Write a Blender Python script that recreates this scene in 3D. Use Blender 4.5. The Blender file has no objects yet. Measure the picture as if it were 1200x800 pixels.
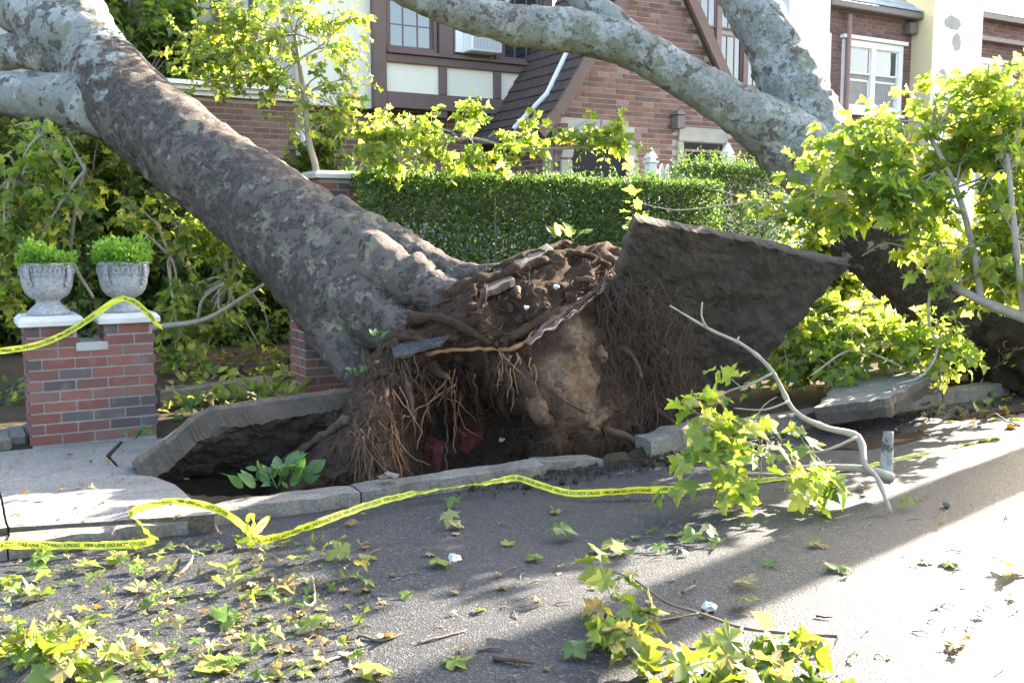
import bpy, bmesh, math, random
import numpy as np
from mathutils import Vector, Matrix, noise

random.seed(11)
RNG = np.random.default_rng(5)
R = math.radians
scene = bpy.context.scene
C = scene.collection

# ------------------------------------------------------------------ camera
EYE = np.array([0.0, 0.0, 1.48])
YAW, PITCH, FPX = R(30), R(6.3), 1167.0          # street runs along +X, houses lie towards +Y
cam_d = bpy.data.cameras.new('camera')
cam_d.sensor_width = 36.0
cam_d.lens = FPX / 1200.0 * 36.0
cam_d.clip_start = 0.05
cam_d.clip_end = 2000
cam = bpy.data.objects.new('camera', cam_d)
cam.location = EYE
cam.rotation_euler = (R(90) - PITCH, 0, -YAW)
C.objects.link(cam)
scene.camera = cam

# ------------------------------------------------------------------ sky and sun
SUN_EL, SUN_AZ = R(24), R(12.4)                    # azimuth measured from +X towards +Y
world = bpy.data.worlds.new('World')
scene.world = world
world.use_nodes = True
wn = world.node_tree
sky = wn.nodes.new('ShaderNodeTexSky')
sky.sky_type = 'NISHITA'
sky.sun_disc = False
sky.sun_elevation = SUN_EL
sky.sun_rotation = R(90) - SUN_AZ
sky.air_density = 1.0
sky.dust_density = 3.0
sky.ozone_density = 0.6
wn.links.new(sky.outputs[0], wn.nodes['Background'].inputs[0])
wn.nodes['Background'].inputs[1].default_value = 0.11
sun_d = bpy.data.lights.new('sun', 'SUN')
sun_d.energy = 5.0
sun_d.angle = R(0.45)
sun_d.color = (1.0, 0.90, 0.74)
sun = bpy.data.objects.new('sun', sun_d)
sdir = Vector((math.cos(SUN_EL) * math.cos(SUN_AZ), math.cos(SUN_EL) * math.sin(SUN_AZ), math.sin(SUN_EL)))
sun.rotation_euler = sdir.to_track_quat('Z', 'Y').to_euler()
sun.location = (20, 10, 20)
C.objects.link(sun)
vs = scene.view_settings
vs.view_transform = 'Standard'
vs.look = 'None'
vs.gamma = 1.0
vs.use_curve_mapping = False
vs.exposure = 3.25
scene.render.engine = 'CYCLES'
scene.cycles.use_adaptive_sampling = True
scene.cycles.adaptive_threshold = 0.015
scene.cycles.max_bounces = 6
scene.cycles.diffuse_bounces = 3
scene.cycles.glossy_bounces = 2
scene.cycles.transmission_bounces = 4

# ------------------------------------------------------------------ survey helpers (picture measurements -> places)
_d = np.array([math.sin(YAW), math.cos(YAW), 0]); _r = np.array([math.cos(YAW), -math.sin(YAW), 0])
_F = _d * math.cos(PITCH) - np.array([0, 0, math.sin(PITCH)])
_U = _d * math.sin(PITCH) + np.array([0, 0, math.cos(PITCH)])
def _ray(u, v): return _F + (u - 600) / FPX * _r + (400 - v) / FPX * _U
def on_z(u, v, z=0.0): q = _ray(u, v); return Vector(EYE + (z - EYE[2]) / q[2] * q)
def on_y(u, v, y): q = _ray(u, v); return Vector(EYE + y / q[1] * q)
def at(u, v, dist): return Vector(EYE + dist * _ray(u, v))
def view(p):
    q = np.asarray(p, float) - EYE
    z = q @ _F
    return 600 + FPX * (q @ _r) / z, 400 - FPX * (q @ _U) / z, z

# ------------------------------------------------------------------ object helpers
def link(name, me, mat=None, parent=None):
    o = bpy.data.objects.new(name, me)
    C.objects.link(o)
    if me is not None and mat is not None:
        for m in (mat if isinstance(mat, (list, tuple)) else [mat]):
            me.materials.append(m)
    if parent is not None:
        o.parent = parent
    return o
def tag(o, label=None, cat=None, group=None, kind=None):
    if label: o['label'] = label
    if cat: o['category'] = cat
    if group: o['group'] = group
    if kind: o['kind'] = kind
    return o
def empty(name, loc, label, cat, group=None):
    o = bpy.data.objects.new(name, None)
    C.objects.link(o)
    o.location = loc
    o.empty_display_size = 0.1
    return tag(o, label, cat, group)

class MB:
    """collects geometry in world coordinates; build() links it as one mesh object"""
    def __init__(s): s.v = []; s.f = []; s.m = []
    def add(s, vs, fs, mi=0):
        b = len(s.v)
        s.v.extend([tuple(p) for p in vs]); s.f.extend([tuple(i + b for i in q) for q in fs]); s.m.extend([mi] * len(fs))
        return s
    def box(s, x0, x1, y0, y1, z0, z1, mi=0):
        vs = [(x0,y0,z0),(x1,y0,z0),(x1,y1,z0),(x0,y1,z0),(x0,y0,z1),(x1,y0,z1),(x1,y1,z1),(x0,y1,z1)]
        return s.add(vs, [(0,3,2,1),(4,5,6,7),(0,1,5,4),(1,2,6,5),(2,3,7,6),(3,0,4,7)], mi)
    def obox(s, c, ax, ay, az, mi=0):
        """oriented box: centre and three half-axis vectors"""
        c, ax, ay, az = map(Vector, (c, ax, ay, az))
        vs = [c + ax*i + ay*j + az*k for k in (-1,1) for (i,j) in ((-1,-1),(1,-1),(1,1),(-1,1))]
        return s.add(vs, [(0,3,2,1),(4,5,6,7),(0,1,5,4),(1,2,6,5),(2,3,7,6),(3,0,4,7)], mi)
    def bar(s, a, b, w, t, up=(0,0,1), mi=0):
        a, b = Vector(a), Vector(b); d = (b - a); L = d.length; d.normalize()
        n = d.cross(Vector(up)).normalized(); k = n.cross(d)
        return s.obox((a + b) / 2, d * L / 2, n * w / 2, k * t / 2, mi)
    def prism(s, poly, ext, mi=0):
        """polygon (3D points) extruded along ext"""
        n = len(poly); e = Vector(ext)
        vs = [Vector(p) for p in poly] + [Vector(p) + e for p in poly]
        fs = [tuple(range(n)), tuple(range(2*n-1, n-1, -1))] + [(i, i+n, (i+1) % n + n, (i+1) % n) for i in range(n)]
        return s.add(vs, fs, mi)
    def tube(s, pts, rad, seg=8, mi=0, cap=True):
        vs, fs = tube_arrays(pts, rad, seg, cap)
        return s.add(vs, fs, mi)
    def lathe(s, prof, c, seg=32, mi=0):
        vs = []; fs = []
        for r, z in prof:
            for k in range(seg):
                a = 2 * math.pi * k / seg
                vs.append((c[0] + r * math.cos(a), c[1] + r * math.sin(a), c[2] + z))
        for i in range(len(prof) - 1):
            for k in range(seg):
                k2 = (k + 1) % seg
                fs.append((i*seg+k, i*seg+k2, (i+1)*seg+k2, (i+1)*seg+k))
        fs.append(tuple(range(seg - 1, -1, -1))); fs.append(tuple(range((len(prof)-1)*seg, len(prof)*seg)))
        return s.add(vs, fs, mi)
    def build(s, name, mat, parent=None, smooth=False, bevel=0.0, **t):
        me = bpy.data.meshes.new(name)
        off = Vector((0, 0, 0))
        if parent is not None:
            off = world_loc(parent)
        else:
            a = np.array(s.v); off = Vector((float(a[:,0].mean()), float(a[:,1].mean()), float(a[:,2].min())))
        me.from_pydata([(x - off.x, y - off.y, z - off.z) for x, y, z in s.v], [], s.f)
        me.polygons.foreach_set('material_index', s.m)
        bm = bmesh.new(); bm.from_mesh(me)
        bmesh.ops.recalc_face_normals(bm, faces=bm.faces)
        if bevel > 0:
            bmesh.ops.bevel(bm, geom=list(bm.edges), offset=bevel, segments=1, affect='EDGES')
        bm.to_mesh(me); bm.free()
        if smooth: me.polygons.foreach_set('use_smooth', [True] * len(me.polygons))
        o = link(name, me, mat, parent)
        if parent is None: o.location = off
        return tag(o, **t)

def world_loc(o):
    v = Vector((0, 0, 0))
    while o is not None:
        v += o.location; o = o.parent
    return v

def resample(pts, step):
    """Catmull-Rom through 4-tuples (x,y,z,r)"""
    P = np.array([list(p) for p in pts], float)
    if len(P) < 3:
        n = max(2, int(np.linalg.norm(P[1,:3] - P[0,:3]) / step) + 1)
        return np.array([P[0] + (P[1] - P[0]) * t for t in np.linspace(0, 1, n)])
    Q = np.vstack([2 * P[0] - P[1], P, 2 * P[-1] - P[-2]])
    out = []
    for i in range(1, len(Q) - 2):
        n = max(2, int(np.linalg.norm(Q[i+1,:3] - Q[i,:3]) / step))
        for t in np.linspace(0, 1, n, endpoint=False):
            a, b, c, d = Q[i-1], Q[i], Q[i+1], Q[i+2]
            out.append(0.5 * (2*b + (c-a)*t + (2*a-5*b+4*c-d)*t*t + (3*b-a-3*c+d)*t**3))
    out.append(P[-1])
    out = np.array(out)
    if out.shape[1] > 3: out[:,3] = np.maximum(out[:,3], 0.0005)
    return out

def frames(P):
    T = np.gradient(P, axis=0); T /= np.linalg.norm(T, axis=1)[:,None] + 1e-12
    N = np.zeros_like(P)
    a = np.array([0.31, 0.2, 0.93]); n = a - T[0] * (a @ T[0]); n /= np.linalg.norm(n)
    for i in range(len(P)):
        n = n - T[i] * (n @ T[i]); n /= np.linalg.norm(n) + 1e-12
        N[i] = n
    return T, N, np.cross(T, N)

def tube_arrays(pts, rad, seg=8, cap=True):
    P = np.array([list(p)[:3] for p in pts], float)
    rr = np.broadcast_to(np.array(rad, float), (len(P),))
    T, N, B = frames(P)
    ang = np.arange(seg) * 2 * math.pi / seg
    V = (P[:,None,:] + rr[:,None,None] * (np.cos(ang)[None,:,None] * N[:,None,:] + np.sin(ang)[None,:,None] * B[:,None,:])).reshape(-1, 3)
    F = []
    for i in range(len(P) - 1):
        for k in range(seg):
            k2 = (k + 1) % seg
            F.append((i*seg+k, i*seg+k2, (i+1)*seg+k2, (i+1)*seg+k))
    if cap:
        F.append(tuple(range(seg - 1, -1, -1))); F.append(tuple(range((len(P)-1)*seg, len(P)*seg)))
    return [tuple(v) for v in V], F

def fbm(p, s, oct=4): return noise.fractal(Vector(p) * s, 0.9, 2.1, oct)

def bole(name, ctrl, mat, parent, seg=56, step=0.05, lump=0.05, flare=0.0, knots=(), cap=True, fine=0.012):
    """a trunk or limb: tapering lumpy tube; ctrl = (point, radius)"""
    Q = resample([(p[0], p[1], p[2], r) for p, r in ctrl], step)
    P, rad = Q[:,:3], Q[:,3]
    T, N, B = frames(P)
    ang = np.arange(seg) * 2 * math.pi / seg
    V = []
    n = len(P)
    for i in range(n):
        tt = 1 - i / (n - 1)
        for k in range(seg):
            d = math.cos(ang[k]) * N[i] + math.sin(ang[k]) * B[i]
            q = P[i] + rad[i] * d
            h = 1 + lump * 1.6 * fbm(q, 1.7 / max(rad[i], .15) * .5, 3)
            if flare: h += flare * max(0, tt - .62) ** 1.5 * 3.2 * (0.35 + 0.65 * math.sin(ang[k] * 5 + 1.0 + 1.5 * math.sin(ang[k]*2)))
            q = P[i] + rad[i] * h * d
            q = q + d * fine * fbm(q, 9.0, 3)
            for (kp, kr, kh) in knots:
                dd = np.linalg.norm(q - np.array(kp))
                if dd < kr: q = q + d * kh * math.cos(dd / kr * math.pi / 2) ** 2
            V.append(q)
    F = []
    for i in range(n - 1):
        for k in range(seg):
            k2 = (k + 1) % seg
            F.append((i*seg+k, i*seg+k2, (i+1)*seg+k2, (i+1)*seg+k))
    if cap:
        F.append(tuple(range(seg - 1, -1, -1))); F.append(tuple(range((n-1)*seg, n*seg)))
    return MB().add(V, F).build(name, mat, parent, smooth=True)

# ------------------------------------------------------------------ materials
def mat(name):
    m = bpy.data.materials.new(name); m.use_nodes = True
    nt = m.node_tree; b = nt.nodes['Principled BSDF']
    return m, nt, b
def nd(nt, typ, **kw):
    n = nt.nodes.new(typ)
    for k, v in kw.items():
        if k in n.inputs: n.inputs[k].default_value = v
        else: setattr(n, k, v)
    return n
def ramp(nt, stops, interp='LINEAR'):
    r = nt.nodes.new('ShaderNodeValToRGB'); e = r.color_ramp.elements; r.color_ramp.interpolation = interp
    while len(e) < len(stops): e.new(0.5)
    for el, (p, c) in zip(e, stops):
        el.position = p; el.color = (c[0], c[1], c[2], 1) if not isinstance(c, (int, float)) else (c, c, c, 1)
    return r
def mix(nt, fac, a, b, typ='MIX'):
    m = nt.nodes.new('ShaderNodeMix'); m.data_type = 'RGBA'; m.blend_type = typ
    for sock, val in ((m.inputs[0], fac), (m.inputs[6], a), (m.inputs[7], b)):
        if hasattr(val, 'links') or isinstance(val, bpy.types.NodeSocket): nt.links.new(val, sock)
        elif isinstance(val, (int, float)): sock.default_value = val
        else: sock.default_value = (val[0], val[1], val[2], 1)
    return m.outputs[2]
def coords(nt, scale=None, kind='Object'):
    t = nt.nodes.new('ShaderNodeTexCoord')
    return t.outputs[kind]
def wpos(nt):
    return nt.nodes.new('ShaderNodeNewGeometry').outputs['Position']
def noi(nt, vec, scale, detail=6, rough=0.6, dist=0.0):
    n = nd(nt, 'ShaderNodeTexNoise', Scale=scale, Detail=detail, Roughness=rough, Distortion=dist)
    nt.links.new(vec, n.inputs['Vector']); return n.outputs['Fac']
def bump(nt, b, h, strength=0.4, dist=0.02, prev=None):
    n = nd(nt, 'ShaderNodeBump', Strength=strength, Distance=dist)
    nt.links.new(h, n.inputs['Height'])
    if prev is not None: nt.links.new(prev, n.inputs['Normal'])
    nt.links.new(n.outputs[0], b.inputs['Normal'])
    return n.outputs[0]
def rnd(nt):
    g = nt.nodes.new('ShaderNodeNewGeometry'); o = nt.nodes.new('ShaderNodeObjectInfo')
    a = nd(nt, 'ShaderNodeMath', operation='ADD'); nt.links.new(g.outputs['Random Per Island'], a.inputs[0]); nt.links.new(o.outputs['Random'], a.inputs[1])
    f = nd(nt, 'ShaderNodeMath', operation='FRACT'); nt.links.new(a.outputs[0], f.inputs[0])
    return f.outputs[0]

def plain(name, col, rough=0.7, var=0.12, scale=8, bs=0.2, bd=0.01, spec=0.3, fine=60):
    m, nt, b = mat(name); p = wpos(nt)
    n1 = noi(nt, p, scale); n2 = noi(nt, p, fine, 4, .7)
    r = ramp(nt, [(0.25, [c * (1 - var) for c in col]), (0.75, [min(1, c * (1 + var)) for c in col])])
    nt.links.new(n1, r.inputs[0])
    c2 = mix(nt, 0.25, r.outputs[0], ramp_link(nt, n2, [(0.3, [c*.7 for c in col]), (0.7, [min(1, c*1.2) for c in col])]))
    nt.links.new(c2, b.inputs['Base Color'])
    b.inputs['Roughness'].default_value = rough; b.inputs['Specular IOR Level'].default_value = spec
    if bs: bump(nt, b, n2, bs, bd)
    return m
def ramp_link(nt, fac, stops, interp='LINEAR'):
    r = ramp(nt, stops, interp); nt.links.new(fac, r.inputs[0]); return r.outputs[0]

def m_asphalt():
    m, nt, b = mat('asphalt'); p = wpos(nt)
    big = noi(nt, p, 0.9, 5, .6); fine = noi(nt, p, 150, 3, .8)
    vor = nd(nt, 'ShaderNodeTexVoronoi', Scale=125.0); nt.links.new(p, vor.inputs['Vector'])
    base = ramp_link(nt, big, [(0.3, (.021, .022, .025)), (0.7, (.035, .036, .039))])
    agg = ramp_link(nt, vor.outputs['Color'], [(0.2, (.009, .010, .012)), (0.55, (.029, .030, .033)), (0.86, (.092, .09, .088)), (1.0, (.28, .275, .265))])
    c = mix(nt, 0.62, base, agg)
    mud = ramp_link(nt, noi(nt, p, 0.55, 6, .65, .8), [(0.52, 0.0), (0.72, 0.55)])
    c = mix(nt, mud, c, (.062, .053, .042))
    crack = nd(nt, 'ShaderNodeTexVoronoi', feature='DISTANCE_TO_EDGE', Scale=0.33)
    pv = nd(nt, 'ShaderNodeVectorMath', operation='ADD')
    nn = nd(nt, 'ShaderNodeTexNoise', Scale=2.2, Detail=6.0); nt.links.new(p, nn.inputs['Vector'])
    sc = nd(nt, 'ShaderNodeVectorMath', operation='SCALE', Scale=0.8); nt.links.new(nn.outputs['Color'], sc.inputs[0])
    nt.links.new(p, pv.inputs[0]); nt.links.new(sc.outputs[0], pv.inputs[1]); nt.links.new(pv.outputs[0], crack.inputs['Vector'])
    ck = ramp_link(nt, crack.outputs['Distance'], [(0.0, 1.0), (0.006, 0.0)])
    ckm = nd(nt, 'ShaderNodeMath', operation='MULTIPLY'); nt.links.new(ck, ckm.inputs[0]); nt.links.new(ramp_link(nt, noi(nt, p, .7), [(.5, 0.), (.6, .8)]), ckm.inputs[1])
    c = mix(nt, ckm.outputs[0], c, (.02, .02, .02))
    nt.links.new(c, b.inputs['Base Color'])
    b.inputs['Roughness'].default_value = 0.6; b.inputs['Specular IOR Level'].default_value = 0.3
    hh = nd(nt, 'ShaderNodeMath', operation='ADD'); nt.links.new(vor.outputs['Distance'], hh.inputs[0]); nt.links.new(fine, hh.inputs[1])
    bump(nt, b, hh.outputs[0], 0.5, 0.006)
    return m

def m_concrete(name, lo, hi, soil=0.3):
    m, nt, b = mat(name); p = wpos(nt)
    big = noi(nt, p, 2.2, 6, .65); fine = noi(nt, p, 120, 3, .8)
    vor = nd(nt, 'ShaderNodeTexVoronoi', Scale=75.0); nt.links.new(p, vor.inputs['Vector'])
    c = ramp_link(nt, big, [(0.3, lo), (0.7, hi)])
    c = mix(nt, 0.35, c, ramp_link(nt, vor.outputs['Color'], [(0.1, [x*.4 for x in lo]), (0.6, hi), (1, [min(1, x*1.5) for x in hi])]))
    c = mix(nt, ramp_link(nt, noi(nt, p, 3.3, 7, .7, .5), [(0.5, 0.0), (0.75, soil)]), c, (.07, .052, .036))
    nt.links.new(c, b.inputs['Base Color'])
    b.inputs['Roughness'].default_value = 0.9; b.inputs['Specular IOR Level'].default_value = 0.2
    bump(nt, b, fine, 0.5, 0.006)
    return m

def m_soil(name, a, c, d, scale=9, bd=0.03, tan=None):
    m, nt, b = mat(name); p = wpos(nt)
    n1 = noi(nt, p, scale, 8, .72, .4); n2 = noi(nt, p, 55, 5, .75)
    col = ramp_link(nt, n1, [(0.28, a), (0.5, c), (0.74, d)])
    peb = nd(nt, 'ShaderNodeTexVoronoi', Scale=38.0); nt.links.new(p, peb.inputs['Vector'])
    pm = nd(nt, 'ShaderNodeMath', operation='MULTIPLY')
    nt.links.new(ramp_link(nt, peb.outputs['Distance'], [(0.10, 1.0), (0.2, 0.0)]), pm.inputs[0])
    nt.links.new(ramp_link(nt, peb.outputs['Color'], [(0.6, 0.0), (0.7, .8)]), pm.inputs[1])
    col = mix(nt, pm.outputs[0], col, (.2, .17, .14))
    col = mix(nt, 0.35, col, ramp_link(nt, n2, [(0.3, a), (0.7, d)]))
    if tan is not None:
        (ctr, rad, tcol) = tan
        for c0, r0 in zip(ctr, rad):
            dv = nd(nt, 'ShaderNodeVectorMath', operation='DISTANCE'); nt.links.new(p, dv.inputs[0]); dv.inputs[1].default_value = c0
            ad = nd(nt, 'ShaderNodeMath', operation='MULTIPLY_ADD'); nt.links.new(n1, ad.inputs[0]); ad.inputs[1].default_value = r0 * 1.3; nt.links.new(dv.outputs['Value'], ad.inputs[2])
            f = ramp_link(nt, ad.outputs[0], [(r0 * 1.25, .95), (r0 * 1.8, 0.0)])
            tc = ramp_link(nt, noi(nt, p, 22, 6, .7), [(.3, [x * .55 for x in tcol]), (.7, [min(1, x * 1.15) for x in tcol])])
            col = mix(nt, f, col, tc)
    nt.links.new(col, b.inputs['Base Color'])
    b.inputs['Roughness'].default_value = 0.95; b.inputs['Specular IOR Level'].default_value = 0.1
    s = nd(nt, 'ShaderNodeMath', operation='ADD'); nt.links.new(n1, s.inputs[0]); nt.links.new(n2, s.inputs[1])
    bump(nt, b, s.outputs[0], 0.8, bd)
    return m

def bark_colour(nt, q, mid, broad, P, seed=0):
    """base tone, crisp-edged patches of younger bark, dark flaking plates; returns colour and plate mask"""
    base, patches, flake, dark, scale, flake_t = P
    col = mix(nt, ramp_link(nt, mid, [(0.35, 0.), (0.65, 1.)]), [x * .78 for x in base], base)
    for k, (pc, t) in enumerate(patches):
        off = nd(nt, 'ShaderNodeVectorMath', operation='ADD'); nt.links.new(q, off.inputs[0]); off.inputs[1].default_value = (7.3 * k + 3 + seed, 2.1 * k, 5.7 * k)
        f = noi(nt, off.outputs[0], scale * (1 + .35 * (k % 3)), 4, .55)
        pcol = mix(nt, ramp_link(nt, mid, [(0.3, 0.), (0.7, 1.)]), [x * .82 for x in pc], [min(1, x * 1.12) for x in pc])
        col = mix(nt, ramp_link(nt, f, [(t, 0.0), (t + .03, .9)]), col, pcol)
    off = nd(nt, 'ShaderNodeVectorMath', operation='ADD'); nt.links.new(q, off.inputs[0]); off.inputs[1].default_value = (31 + seed, 17, 5)
    f = noi(nt, off.outputs[0], scale * 2.0, 5, .62)
    md = nd(nt, 'ShaderNodeMath', operation='MULTIPLY_ADD'); nt.links.new(broad, md.inputs[0]); md.inputs[1].default_value = .45; nt.links.new(f, md.inputs[2])
    fl = ramp_link(nt, md.outputs[0], [(flake_t + .225, 0.0), (flake_t + .25, 1.0)])
    col = mix(nt, fl, col, mix(nt, ramp_link(nt, mid, [(.45, 0.), (.55, 1.)]), dark, flake))
    return col, fl
def m_bark(name, P, old=None, where=None, radius=0):
    """old = parameters of the older brown bark around the foot of the tree (where, radius)"""
    m, nt, b = mat(name); p = wpos(nt)
    w = nd(nt, 'ShaderNodeTexNoise', Scale=14.0, Detail=3.0); nt.links.new(p, w.inputs['Vector'])
    sc = nd(nt, 'ShaderNodeVectorMath', operation='SCALE', Scale=0.10); nt.links.new(w.outputs['Color'], sc.inputs[0])
    pv = nd(nt, 'ShaderNodeVectorMath', operation='ADD'); nt.links.new(p, pv.inputs[0]); nt.links.new(sc.outputs[0], pv.inputs[1])
    q = pv.outputs[0]
    fine = noi(nt, p, 95, 4, .75); mid = noi(nt, p, 26, 4, .65); broad = noi(nt, p, 1.3, 3, .5); med = noi(nt, q, 5.5, 4, .6)
    col, fl = bark_colour(nt, q, mid, broad, P)
    if old is not None:
        c2, f2 = bark_colour(nt, q, mid, broad, old, 50)
        dv = nd(nt, 'ShaderNodeVectorMath', operation='DISTANCE'); nt.links.new(p, dv.inputs[0]); dv.inputs[1].default_value = where
        ad = nd(nt, 'ShaderNodeMath', operation='MULTIPLY_ADD'); nt.links.new(med, ad.inputs[0]); ad.inputs[1].default_value = 3.4; nt.links.new(dv.outputs['Value'], ad.inputs[2])
        sp = nd(nt, 'ShaderNodeMapRange'); nt.links.new(ad.outputs[0], sp.inputs[0]); sp.inputs[1].default_value = radius + 1.62; sp.inputs[2].default_value = radius + 1.78; sp.inputs[3].default_value = 1; sp.inputs[4].default_value = 0
        col = mix(nt, sp.outputs[0], col, c2)
        mf = nd(nt, 'ShaderNodeMath', operation='MAXIMUM'); nt.links.new(fl, mf.inputs[0]); nt.links.new(f2, mf.inputs[1]); fl = mf.outputs[0]
    col = mix(nt, ramp_link(nt, fine, [(.45, 0.), (.7, .4)]), col, [x * .6 for x in P[3]])
    nt.links.new(col, b.inputs['Base Color'])
    b.inputs['Roughness'].default_value = 0.85; b.inputs['Specular IOR Level'].default_value = 0.2
    b1 = nd(nt, 'ShaderNodeBump', Strength=0.9, Distance=0.018); nt.links.new(fl, b1.inputs['Height'])
    h2 = nd(nt, 'ShaderNodeMath', operation='ADD'); nt.links.new(fine, h2.inputs[0]); nt.links.new(mid, h2.inputs[1])
    bump(nt, b, h2.outputs[0], 0.7, 0.014, b1.outputs[0])
    return m

def m_leaf(name, stops, trans=1.7, tf=0.45, rough=0.42):
    m, nt, b = mat(name); r = rnd(nt)
    col = ramp_link(nt, r, stops)
    ve = noi(nt, coords(nt), 30, 3, .6)
    col = mix(nt, ramp_link(nt, ve, [(.35, 0.), (.7, .25)]), col, (.20, .24, .05))
    nt.links.new(col, b.inputs['Base Color'])
    b.inputs['Roughness'].default_value = rough; b.inputs['Specular IOR Level'].default_value = 0.45
    t = nt.nodes.new('ShaderNodeBsdfTranslucent')
    tc = mix(nt, 1.0, col, (trans * 1.08, trans, trans * 0.45), 'MULTIPLY')
    nt.links.new(tc, t.inputs[0])
    ms = nt.nodes.new('ShaderNodeMixShader'); ms.inputs[0].default_value = tf
    nt.links.new(b.outputs[0], ms.inputs[1]); nt.links.new(t.outputs[0], ms.inputs[2])
    nt.links.new(ms.outputs[0], nt.nodes['Material Output'].inputs[0])
    return m

def m_brick(name, stops):
    m, nt, b = mat(name); r = rnd(nt); p = wpos(nt)
    col = ramp_link(nt, r, stops, 'CONSTANT')
    n2 = noi(nt, p, 70, 4, .7); n3 = noi(nt, p, 9, 4, .6)
    col = mix(nt, ramp_link(nt, n2, [(.35, 0.), (.75, .45)]), col, (.10, .075, .07))
    col = mix(nt, ramp_link(nt, n3, [(.55, 0.), (.8, .35)]), col, (.36, .30, .27))
    nt.links.new(col, b.inputs['Base Color'])
    b.inputs['Roughness'].default_value = 0.9; b.inputs['Specular IOR Level'].default_value = 0.2
    bump(nt, b, n2, 0.6, 0.006)
    return m

def m_glass(name, col=(.02, .025, .03), rough=0.04):
    m, nt, b = mat(name)
    b.inputs['Base Color'].default_value = (*col, 1); b.inputs['Roughness'].default_value = rough
    b.inputs['IOR'].default_value = 2.3; b.inputs['Specular IOR Level'].default_value = 0.5
    bump(nt, b, noi(nt, wpos(nt), 2.5, 2, .5), 0.08, 0.02)
    return m

def m_tape(name, col):
    m, nt, b = mat(name)
    b.inputs['Base Color'].default_value = (*col, 1); b.inputs['Roughness'].default_value = 0.38
    t = nt.nodes.new('ShaderNodeBsdfTranslucent'); t.inputs[0].default_value = (*col, 1)
    if col[0] > .1:
        dc = mix(nt, ramp_link(nt, noi(nt, wpos(nt), 7, 5, .7), [(.45, 0.), (.8, .55)]), col, (.34, .33, .10)); nt.links.new(dc, b.inputs['Base Color']); nt.links.new(dc, t.inputs[0])
    ms = nt.nodes.new('ShaderNodeMixShader'); ms.inputs[0].default_value = 0.4
    nt.links.new(b.outputs[0], ms.inputs[1]); nt.links.new(t.outputs[0], ms.inputs[2]); nt.links.new(ms.outputs[0], nt.nodes['Material Output'].inputs[0])
    bump(nt, b, noi(nt, wpos(nt), 40, 4, .6), 0.3, 0.01)
    return m

M = {}
M['asphalt'] = m_asphalt()
M['concrete'] = m_concrete('concrete', (.145, .138, .124), (.225, .214, .193), .45)
M['curb'] = m_concrete('kerb_concrete', (.11, .10, .085), (.20, .185, .158), .85)
M['edge'] = m_concrete('broken_concrete', (.055, .043, .032), (.115, .094, .074), .9)
M['soil'] = m_soil('dark_soil', (.016, .011, .008), (.042, .030, .021), (.085, .064, .046))
M['under'] = m_soil('soil_caked_concrete', (.038, .031, .025), (.070, .058, .047), (.12, .10, .08), 5, .02)
M['yard'] = m_soil('yard_soil', (.03, .024, .015), (.07, .055, .035), (.12, .09, .06), 4)
PALE = ((.27, .275, .245), [((.35, .36, .335), .52), ((.20, .205, .14), .58), ((.18, .16, .13), .63)], (.150, .135, .112), (.095, .083, .068), 4.0, .575)
BROWN = ((.130, .103, .088), [((.185, .168, .118), .575), ((.235, .205, .148), .64), ((.26, .25, .215), .655), ((.112, .11, .072), .60)], (.088, .069, .058), (.055, .044, .037), 5.2, .51)
DEEP = ((.105, .084, .070), [((.15, .14, .095), .60), ((.20, .18, .13), .66)], (.07, .055, .046), (.038, .030, .026), 4.6, .46)
M['bark_a'] = m_bark('bark_of_leaning_trunk', PALE, BROWN, tuple(at(420, 340, 7.6)), 3.35)
M['bark_b'] = m_bark('bark_pale_flaking', PALE)
M['bark_c'] = m_bark('bark_of_right_tree', PALE, DEEP, tuple(at(1120, 360, 10.0)), 1.55)
M['twig'] = plain('twig_bark', (.30, .26, .20), .8, .3, 12, .4)
M['twig_dark'] = plain('twig_dark_bark', (.14, .11, .085), .85, .35, 14, .4)
M['root'] = plain('root_bark', (.085, .056, .038), .9, .4, 25, .5)
M['root_pale'] = plain('root_torn_wood', (.30, .155, .075), .8, .35, 25, .5)
M['splinter_pale'] = plain('torn_pale_wood', (.46, .38, .33), .8, .35, 20, .6)
M['splinter'] = plain('splintered_wood', (.15, .085, .072), .8, .45, 20, .6)
LEAF = [(0.0, (.05, .10, .022)), (0.3, (.10, .165, .035)), (0.65, (.17, .23, .05)), (0.9, (.25, .28, .075)), (0.97, (.30, .30, .14)), (1.0, (.22, .16, .07))]
M['leaf'] = m_leaf('plane_leaf', LEAF, 2.9, .58)
M['leaf_dark'] = m_leaf('shrub_leaf', [(0, (.035, .08, .018)), (.5, (.08, .14, .03)), (1, (.16, .21, .05))], 2.2, .5)
M['leaf_fall'] = m_leaf('fallen_leaf', [(0.0, (.06, .12, .018)), (0.45, (.13, .20, .03)), (0.78, (.24, .26, .05)), (0.9, (.28, .26, .13)), (1.0, (.26, .17, .07))], 1.5, .35)
M['leaf_dead'] = m_leaf('dead_leaf', [(0, (.12, .07, .035)), (.5, (.22, .14, .07)), (1, (.33, .24, .15))], 1.2, .25, .7)
M['hedge'] = m_leaf('hedge_leaf', [(0, (.020, .060, .018)), (.5, (.042, .10, .028)), (.92, (.075, .15, .04)), (1, (.14, .20, .06))], 1.7, .38, .55)
M['grass'] = m_leaf('grass_blade', [(0, (.08, .20, .025)), (.6, (.14, .30, .04)), (1, (.24, .38, .07))], 1.6, .5)
M['weed'] = m_leaf('weed_leaf', [(0, (.03, .10, .03)), (1, (.07, .17, .05))], 1.5, .35)
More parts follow.
